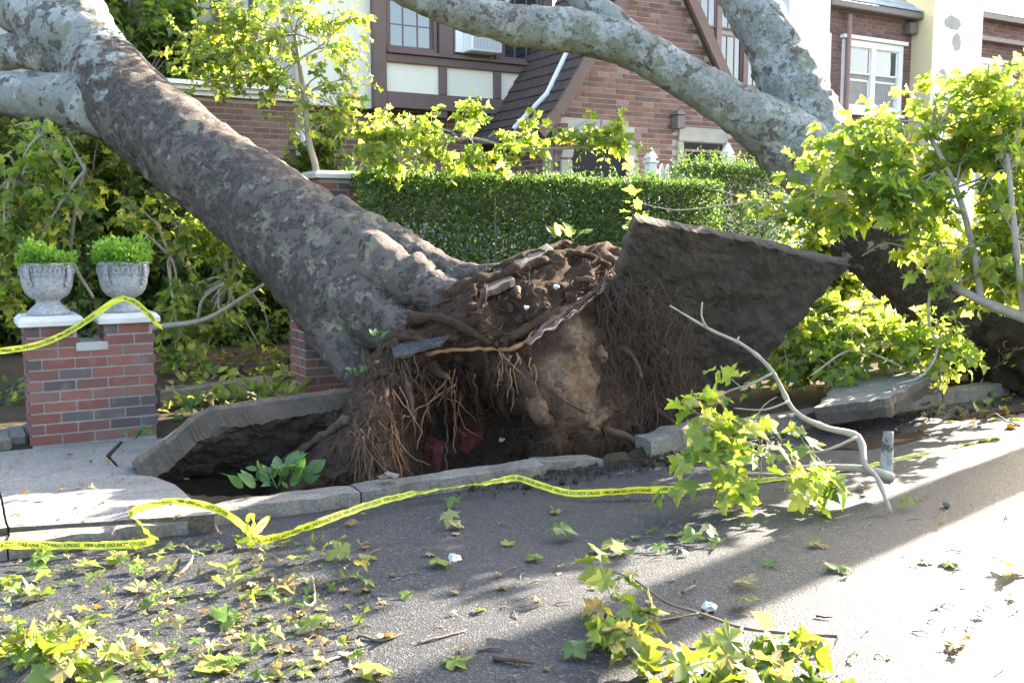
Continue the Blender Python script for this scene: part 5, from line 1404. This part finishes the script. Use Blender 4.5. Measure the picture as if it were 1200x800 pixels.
far_tree('street tree standing farther along the kerb, casting the long trunk shadow', (14.2, 5.55, 9.6), (2.2, 1.8, 1.9), 520, 7.4, 'leaf', .22, trunk_r=.25)

# ---- weeds
def weed(name, label, c, n, size, m='weed', spread=.2, flat=.3):
    o = empty(name, tuple(c), label, 'weed', 'weeds and seedlings')
    for k in range(n):
        a = RNG.uniform(0, 6.28); d = unit([math.cos(a), math.sin(a), RNG.uniform(flat, 1.2)]); r = RNG.uniform(.2, 1) * spread
        p = np.array(c) + np.array([math.cos(a) * r, math.sin(a) * r * .6, RNG.uniform(.02, spread * .6)])
        s = size * RNG.uniform(.6, 1.2); mt = leaf_matrix(p, d, RNG.normal(size=3) * .4 + np.array([0, -.4, 1]), s)
        lo = bpy.data.objects.new('leaf', _weed_mesh(k % 3, m)); C.objects.link(lo); lo.parent = o
        w = mt.copy(); w[:3,3] -= np.array(c); lo.matrix_local = Matrix(w.tolist())
    b = MB()
    for k in range(max(3, n // 5)):
        a = RNG.uniform(0, 6.28); b.tube([Vector(c), Vector(c) + Vector((math.cos(a) * spread * .5, math.sin(a) * spread * .4, spread * .5))], .003, 4)
    b.build('stalk', M['weed'], o)
_wm = {}
def _weed_mesh(k, m):
    if (k, m) not in _wm: _wm[(k, m)] = mesh_from(TPO[k], FS, 'leaf', M[m])
    return _wm[(k, m)]
weed('weed', 'dark green leafy weed growing in the pit beside the kerb', on_y(325, 572, 5.42), 42, .11, spread=.22)
weed('weed', 'small green weed in the paving joint right of the gate pier', on_z(158, 515, .14), 16, .06, spread=.10)
weed('weed', 'tuft of green seedlings beside the lifted slab behind the pier', on_z(225, 478, .2), 26, .08, 'leaf', spread=.16)
weed('weed', 'patch of green seedlings in front of the hidden brick pier', on_z(310, 470, .22), 46, .10, 'leaf', spread=.30)
weed('weed', 'thin green sprout clinging to the trunk base', plate_pt(440, 400, .12), 10, .06, spread=.06, flat=.8)
weed('weed', 'green sprout above the dark left end of the root plate', plate_pt(418, 440, .1), 9, .06, spread=.06, flat=.8)
weed('weed', 'bright green sapling leaves sprouting on top of the root plate', at(672, 282, 7.0), 16, .10, 'leaf', spread=.14, flat=.6)
weed('weed', 'low green plants in the sunlit soil at the right kerb', on_z(1180, 440, .15), 60, .10, 'leaf', spread=.5)
weed('weed', 'green plants at the foot of the gate pier on the far left', on_z(5, 478, .15), 50, .09, 'leaf_dark', spread=.32)
weed('weed', 'seedlings near the garden edging right of the pier', on_z(245, 455, .2), 24, .09, 'leaf', spread=.22)

# ================================================================== BARRIER TAPE
cu = bpy.data.curves.new('lettering', 'FONT'); cu.body = 'FIRE LINE DO NOT CROSS   '; cu.size = 1.0; cu.resolution_u = 3; cu.offset = .018
to = bpy.data.objects.new('lettering', cu); C.objects.link(to)
bpy.context.view_layer.update()
tm = to.evaluated_get(bpy.context.evaluated_depsgraph_get()).to_mesh()
tv = np.array([list(v.co) for v in tm.vertices]); tf = [tuple(p.vertices) for p in tm.polygons]
to.to_mesh_clear() if hasattr(to, 'to_mesh_clear') else None
bpy.data.objects.remove(to)
tv[:,1] -= 0.0; TW = tv[:,0].max() + .8
# split long letters' faces stay as they are: letters are small against the tape's bends
def ribbon(parent, ctrl, width, tilt, text_from=0.0, text_h=.023, name='tape', step=.02):
    """ctrl world points; tilt(s) = angle of the strip about its own run (0 flat on the ground, 90 on edge)"""
    Q = resample([(*p, 0) for p in ctrl], step)[:,:3]
    s = np.concatenate([[0], np.cumsum(np.linalg.norm(np.diff(Q, axis=0), axis=1))])
    T = np.gradient(Q, axis=0); T /= np.linalg.norm(T, axis=1)[:,None]
    H = np.cross([0, 0, 1.0], T); H /= np.linalg.norm(H, axis=1)[:,None] + 1e-9
    Z = np.cross(T, H)
    tl = np.array([tilt(x / s[-1], x) for x in s])
    W = H * np.cos(tl)[:,None] + Z * np.sin(tl)[:,None]; Nn = np.cross(T, W)
    low = np.abs(np.sin(tl)) * width / 2
    n = len(Q); k = 5; V = []; F = []
    for i in range(n):
        for j in range(k):
            f_ = j / (k - 1) - .5
            V.append(Q[i] + W[i] * width * f_ + Nn[i] * (.0045 * math.sin(s[i] * 37 + j * 1.7) + .003 * math.sin(s[i] * 83 + j * 2.3)))
    for i in range(n - 1):
        for j in range(k - 1): F.append((i*k+j, i*k+j+1, (i+1)*k+j+1, (i+1)*k+j))
    o = MB().add(V, F).build(name, M['tape'], parent, smooth=True)
    LV = []; LF = []
    x0 = text_from
    ip = lambda A, ss: np.stack([np.interp(ss, s, A[:, a]) for a in range(3)], 1)
    while x0 + TW * text_h < s[-1]:
        ss = x0 + tv[:,0] * text_h; f_ = ((tv[:,1] - .36) * text_h)[:,None]
        q = ip(Q, ss) + ip(W, ss) * f_; nn = ip(Nn, ss) * .0055
        for sgn in (1, -1):
            b0 = len(LV); LV += list(q + nn * sgn); LF += [tuple(i + b0 for i in f) for f in tf]
        x0 += TW * text_h
    if LF: MB().add(LV, LF).build('lettering', M['ink'], o, kind='stuff')
    return o
TP = empty('barrier_tape', tuple(on_z(295, 625, 0)), 'yellow fire line tape with black lettering lying along the kerb, knotted at the left', 'tape', 'yellow barrier tapes')
g1 = [on_z(-60, 640, .07), on_z(20, 638, .06), on_z(95, 639, .045), on_z(160, 637, .04), on_z(181, 632, .045)]
ribbon(TP, g1, .038, lambda t, x: 1.0 + .25*math.sin(x*9))
g2 = [on_z(182, 633, .03), on_z(168, 618, .05), on_z(153, 606, .08), on_z(158, 598, .11), on_z(178, 591, .15), on_z(205, 587, .17), on_z(240, 592, .15), on_z(268, 603, .11), on_z(284, 616, .08), on_z(295, 625, .05)]
ribbon(TP, g2, .036, lambda t, x: (.15 if t < .12 else .15 + min(1, (t - .12) / .1) * .9) + .35*math.sin(x*9))
g3 = [on_z(296, 630, .035), on_z(318, 631, .03), on_z(360, 617, .035), on_z(430, 592, .04), on_z(480, 579, .05), on_z(530, 571, .055), on_z(575, 565, .055), on_z(605, 560, .05), on_z(635, 569, .035), on_z(665, 577, .03), on_z(700, 577, .04), on_z(745, 574, .05), on_z(800, 573, .05)]
ribbon(TP, g3, .040, lambda t, x: .8 + .75*math.sin(x*2.9 + 1) + .35*math.sin(x*8.3))
for pts in ([(294, 624, .05), (288, 612, .11), (290, 598, .16), (297, 596, .16), (298, 610, .11), (295, 624, .05)], [(296, 625, .05), (306, 612, .08), (320, 600, .10), (323, 602, .09), (310, 616, .07), (296, 627, .05)], [(293, 626, .04), (285, 634, .03), (270, 636, .02), (280, 638, .02), (295, 630, .04)], [(297, 628, .04), (300, 640, .025), (290, 643, .02), (294, 632, .03)]):
    ribbon(TP, [on_z(295 + (q[0] - 295) * .75, 626 + (q[1] - 626) * .75, q[2] * .8) for q in pts], .022, lambda t, x: .9 + x * 3, text_from=99)
g4 = [on_z(800, 573, .05), on_z(850, 566, .03), on_z(920, 560, .012), on_z(1000, 549, .012), on_z(1080, 532, .012), on_z(1140, 518, .014), on_z(1220, 503, .012)]
ribbon(TP, g4, .032, lambda t, x: .5 + .6*math.sin(x*4))
T2P = empty('barrier_tape', tuple(on_y(145, 350, 7.0)), 'yellow fire line tape strung across the gate pier around the right urn', 'tape', 'yellow barrier tapes')
ribbon(T2P, [on_y(-40, 413, 6.75), on_y(10, 410, 6.85), on_y(50, 402, 6.95), on_y(85, 386, 7.0), on_y(115, 366, 7.0), on_y(134, 353, 7.02), on_y(146, 349, 7.04)], .04, lambda t, x: 1.35 + .2*math.sin(x*7))
ribbon(T2P, [on_y(142, 349, 7.05), on_y(158, 354, 7.03), on_y(172, 366, 6.98), on_y(183, 378, 6.98), on_y(190, 384, 7.02)], .036, lambda t, x: 1.2 + .3*math.sin(x*9))

# ================================================================== LITTER ON THE ROAD
def ground_leaf(p, size, m, label, cat='leaf', group='fallen leaves on the road', k=None, name='fallen_leaf', z=.0):
    k = (0, 1, 2, 5, 2, 0)[int(RNG.integers(0, 6))] if k is None else k
    a = RNG.uniform(0, 6.283); tx, ty = RNG.normal(size=2) * .13
    o = bpy.data.objects.new(name, leaf_mesh(k, M[m])); C.objects.link(o)
    o.rotation_euler = (tx + (math.pi if RNG.random() < .3 else 0), ty, a); o.scale = (size, size, size)
    mt = o.rotation_euler.to_matrix(); zz = min((mt @ Vector(v))[2] for v in TPL[k]) * size
    o.location = (p[0], p[1], z + .004 - zz); tag(o, label, cat, group); return o
def leaf_at(p, size, tilt=.22, k=None):
    """matrix of a loose leaf resting on z"""
    k = int(RNG.integers(0, 6)) if k is None else k
    e = Matrix.Rotation(RNG.uniform(0, 6.283), 3, 'Z') @ Matrix.Rotation(RNG.normal() * tilt + (math.pi if RNG.random() < .3 else 0), 3, 'X') @ Matrix.Rotation(RNG.normal() * tilt, 3, 'Y')
    m = np.eye(4); m[:3,:3] = np.array(e) * size; zz = (TPL[k] @ m[:3,:3].T)[:,2].min(); m[:3,3] = (p[0], p[1], p[2] + .004 - zz); return m
def litter(name, label, cat, ps, m):
    ob = joined_leaves(name, None, [leaf_at(p, s_, k=i % 6) for i, (p, s_) in enumerate(ps)], M[m], TPL, F0)
    return tag(ob, label, cat, kind='stuff')
spots = [
 (150,655,.12,'yellow-green leaf just below the tape near the left edge of the road'), (60,660,.12,'leaf below the tape at the left edge, nearest the corner of the pavement'), (95,668,.11,'leaf between the pavement corner and the lower left leaf heap'),
 (270,672,.14,'broad upturned leaf below the tape knot, largest of the left clump'), (300,690,.13,'crumpled leaf in the left clump beside the hooked twig'), (255,730,.14,'large pale leaf lying alone above the bottom left leaf pair'), (375,740,.12,'flat dark green leaf right of the large pale leaf'),
 (410,655,.13,'long green leaf on the shaded road below the middle of the tape'), (512,662,.11,'green leaf beside the white crumpled paper'), (628,660,.09,'small bright leaf at the centre of the road'), (650,632,.13,'dark green leaf lying flat in the dappled shade at centre'),
 (716,645,.14,'bright yellow-green leaf, largest at the end of the long branch shadow'), (535,592,.10,'leaf on the road directly below the raised bend of the tape'), (815,638,.12,'leaf below the leafy end of the bent branch'), (1072,595,.11,'leaf beside the round stone on the shaded road'),
 (1185,668,.15,'lone leaf on the bright road at the right edge'), (990,668,.12,'leaf on the lit edge of the long trunk shadow'), (880,690,.11,'pale leaf in the trunk shadow above the bottom branch'), (870,715,.11,'leaf touching the trunk shadow just above the bottom branch'), (1105,663,.11,'leaf on the overexposed road left of the lone right-edge leaf'),
 (668,765,.11,'leaf in the shade left of the bottom branch leaves'), (523,782,.11,'green leaf at the bottom edge near the reddish bark stick'), (268,780,.14,'leaf at the bottom edge between leaf heap and pale stick'), (430,792,.13,'leaf at the very bottom right of the pale stick'), (340,662,.11,'upright yellow leaf at the top of the left clump')]
for u, v, s_, lab in spots: ground_leaf(on_z(u, v), s_ * .85, 'leaf_fall', lab)
more = [(35,668,.09),(120,678,.11),(170,690,.09),(205,700,.09),(90,720,.10),(285,700,.11),(262,668,.10),(335,690,.10),(250,722,.12),(262,738,.11),(425,660,.10),(700,650,.09),(732,650,.10),(722,640,.11),(530,615,.10),(540,618,.08),(792,628,.10),(650,600,.07),(775,645,.08),(900,665,.08),(950,640,.09),(1080,660,.08),(280,775,.11),(330,640,.08),(195,648,.09),(230,655,.07),(170,665,.08),(45,700,.10),(20,690,.09),(120,755,.08),(190,772,.09),(640,575,.06),(590,640,.07),(480,700,.06),(700,690,.06),(560,720,.06),(1150,725,.05),(1120,760,.05),(760,625,.09),(740,632,.08),(830,628,.09),(845,640,.09),(280,680,.12),(310,700,.1),(60,675,.11),(130,660,.1),(180,655,.09),(75,690,.1)]
for u, v, s_ in more: ground_leaf(on_z(u, v), s_ * RNG.uniform(.6, .95), 'leaf_fall', 'green or yellow leaf strewn loose among others on the asphalt', group='loose leaves strewn on the road')
for k in range(60):
    u, v = (RNG.uniform(0, 480), RNG.uniform(630, 800)) if k < 38 else (RNG.uniform(300, 1190), RNG.uniform(560, 800))
    ground_leaf(on_z(u, v), RNG.uniform(.03, .065), 'leaf_dead', 'small curled brown dead leaf on the asphalt', group='dead leaves on the road')
litter('leaf_scraps', 'torn scraps of green leaf scattered over the road', 'leaf scraps', [(on_z(*((RNG.uniform(0, 430), RNG.uniform(635, 800)) if k < 260 else (RNG.uniform(250, 1200), RNG.uniform(570, 800)))), RNG.uniform(.012, .06)) for k in range(260)], 'leaf_fall')
litter('dead_leaf_scraps', 'brown crumbs of dead leaf scattered over the road and pavement', 'leaf scraps', [(on_z(*((RNG.uniform(0, 430), RNG.uniform(635, 800)) if k < 130 else (RNG.uniform(250, 1200), RNG.uniform(560, 800)))), RNG.uniform(.012, .04)) for k in range(180)] + [(on_z(RNG.uniform(0, 220), RNG.uniform(530, 612), Z0 + .004), RNG.uniform(.012, .04)) for k in range(40)], 'leaf_dead')
def onyard(u0, u1, v0, v1):
    p = on_z(RNG.uniform(u0, u1), RNG.uniform(v0, v1), .14); return Vector((p.x, p.y, ground_z(p.x, p.y) + .01))
litter('leaf_litter', 'green and yellow leaf litter on the soil by kerb and garden', 'leaf litter', [(onyard(1060, 1200, 425, 475), RNG.uniform(.04, .10)) for k in range(90)] + [(onyard(190, 350, 425, 490), RNG.uniform(.05, .11)) for k in range(130)], 'leaf_fall')
litter('dead_leaf_litter', 'brown leaf litter on the soil by kerb and garden', 'leaf litter', [(onyard(1040, 1200, 425, 485), RNG.uniform(.03, .09)) for k in range(170)] + [(onyard(190, 350, 425, 490), RNG.uniform(.04, .09)) for k in range(90)], 'leaf_dead')
def twig(pts, r, label, m='twig_dark'):
    P = [on_z(u, v, z) for u, v, z in pts]; Q = resample([(*p, r) for p in P], .015)
    P2 = Q[:,:3] + np.array([[noise.noise(Vector(q[:3]) * 25 + Vector((a, 0, 0))) * .006 for a in (0, 4, 8)] for q in Q])
    return MB().tube(P2, np.linspace(r, r * .5, len(Q)), 6).build('twig', M[m], label=label, cat='twig', group='twigs on the road', smooth=True)
twig([(212, 672, .01), (222, 660, .03), (226, 648, .02), (218, 640, .02)], .006, 'pale forked twig upright among leaves below the tape knot', 'twig')
twig([(352, 712, .012), (368, 706, .012), (368, 690, .02), (366, 675, .015)], .006, 'pale hooked twig beside the leaf clump on the left of the road', 'twig')
twig([(300, 692, .012), (330, 684, .014), (352, 678, .012)], .005, 'thin brown twig under the left leaf clump')
twig([(350, 788, .012), (378, 776, .015), (400, 768, .012)], .008, 'pale stick on the road near the bottom left of centre', 'twig')
twig([(578, 770, .010), (600, 773, .014), (626, 777, .010)], .010, 'flat reddish brown bark stick on the shaded road', 'root')
twig([(490, 754, .010), (520, 745, .014), (545, 738, .010)], .006, 'dark bent twig on the sunlit road in the middle')
twig([(420, 745, .010), (450, 750, .014), (470, 742, .010)], .006, 'dark twig scrap left of the sunlit strip')
twig([(955, 722, .008), (975, 723, .010)], .005, 'short reddish twig on the bright road right', 'root')
twig([(800, 695, .012), (806, 690, .02), (815, 686, .012)], .008, 'short dark twig end at the tip of the bottom branch')
twig([(1150, 495, .02), (1165, 485, .10), (1180, 494, .03)], .012, 'dark crooked twig heap on the bright pavement at the right edge')
twig([(1145, 497, .02), (1170, 492, .06), (1195, 497, .02)], .010, 'second dark twig across the heap at the right edge')
twig([(560, 762, .010), (575, 758, .012), (590, 760, .010)], .005, 'tiny twig above the reddish bark stick')
tb = MB()
for k in range(130):
    u, v = RNG.uniform(0, 1190), RNG.uniform(565, 798); a = RNG.uniform(0, 6.28); L = RNG.uniform(.015, .09); p = on_z(u, v)
    tb.tube([p + Vector((math.cos(a) * L * t + .01 * RNG.normal() * t, math.sin(a) * L * t, .005 + .008 * math.sin(t * 3.1) + .003 * RNG.random())) for t in (0, .5, 1)], [.003, .0026, .0014], 5)
tb.build('twig_scraps', M['twig_dark'], label='tiny broken twig scraps scattered over the asphalt', cat='twig scraps', kind='stuff')
def lump(name, c, r, m, label, cat, group=None, sq=.7):
    bm = bmesh.new(); bmesh.ops.create_icosphere(bm, subdivisions=2, radius=r)
    for w in bm.verts: w.co *= 1 + .9 * noise.noise(w.co * (1.9 / r) + Vector((c[0], c[1], 0))); w.co.z *= sq
    me = bpy.data.meshes.new(name); bm.to_mesh(me); bm.free(); o = link(name, me, M[m]); o.location = (c[0], c[1], c[2] + r * sq * .8); return tag(o, label, cat, group)
lump('stone', on_z(1110, 594), .022, 'twig_dark', 'single round brown stone on the shaded road right', 'stone')
lump('crumpled_paper', on_z(831, 715), .026, 'paper', 'pale crumpled paper scrap beside the bottom branch', 'litter')
lump('crumpled_paper', on_z(533, 658), .028, 'paper', 'white crumpled paper with dead leaf on the road below the tape', 'litter')
lump('paper_scrap', plate_pt(652, 338, .05), .022, 'paper', 'white paper scrap caught on the upper root plate', 'litter', 'white scraps in the root plate')
lump('paper_scrap', plate_pt(617, 362, .05), .018, 'paper', 'round whitish scrap in the middle of the root plate', 'litter', 'white scraps in the root plate')
lump('paper_scrap', plate_pt(588, 517, .1), .02, 'paper', 'pale scrap in the dark hollow below the roots', 'litter', 'white scraps in the root plate')
lump('broken_stone', on_z(455, 560, .1), .05, 'curb', 'pale flat stone lying on the kerb under the hanging roots', 'stone', sq=.35)
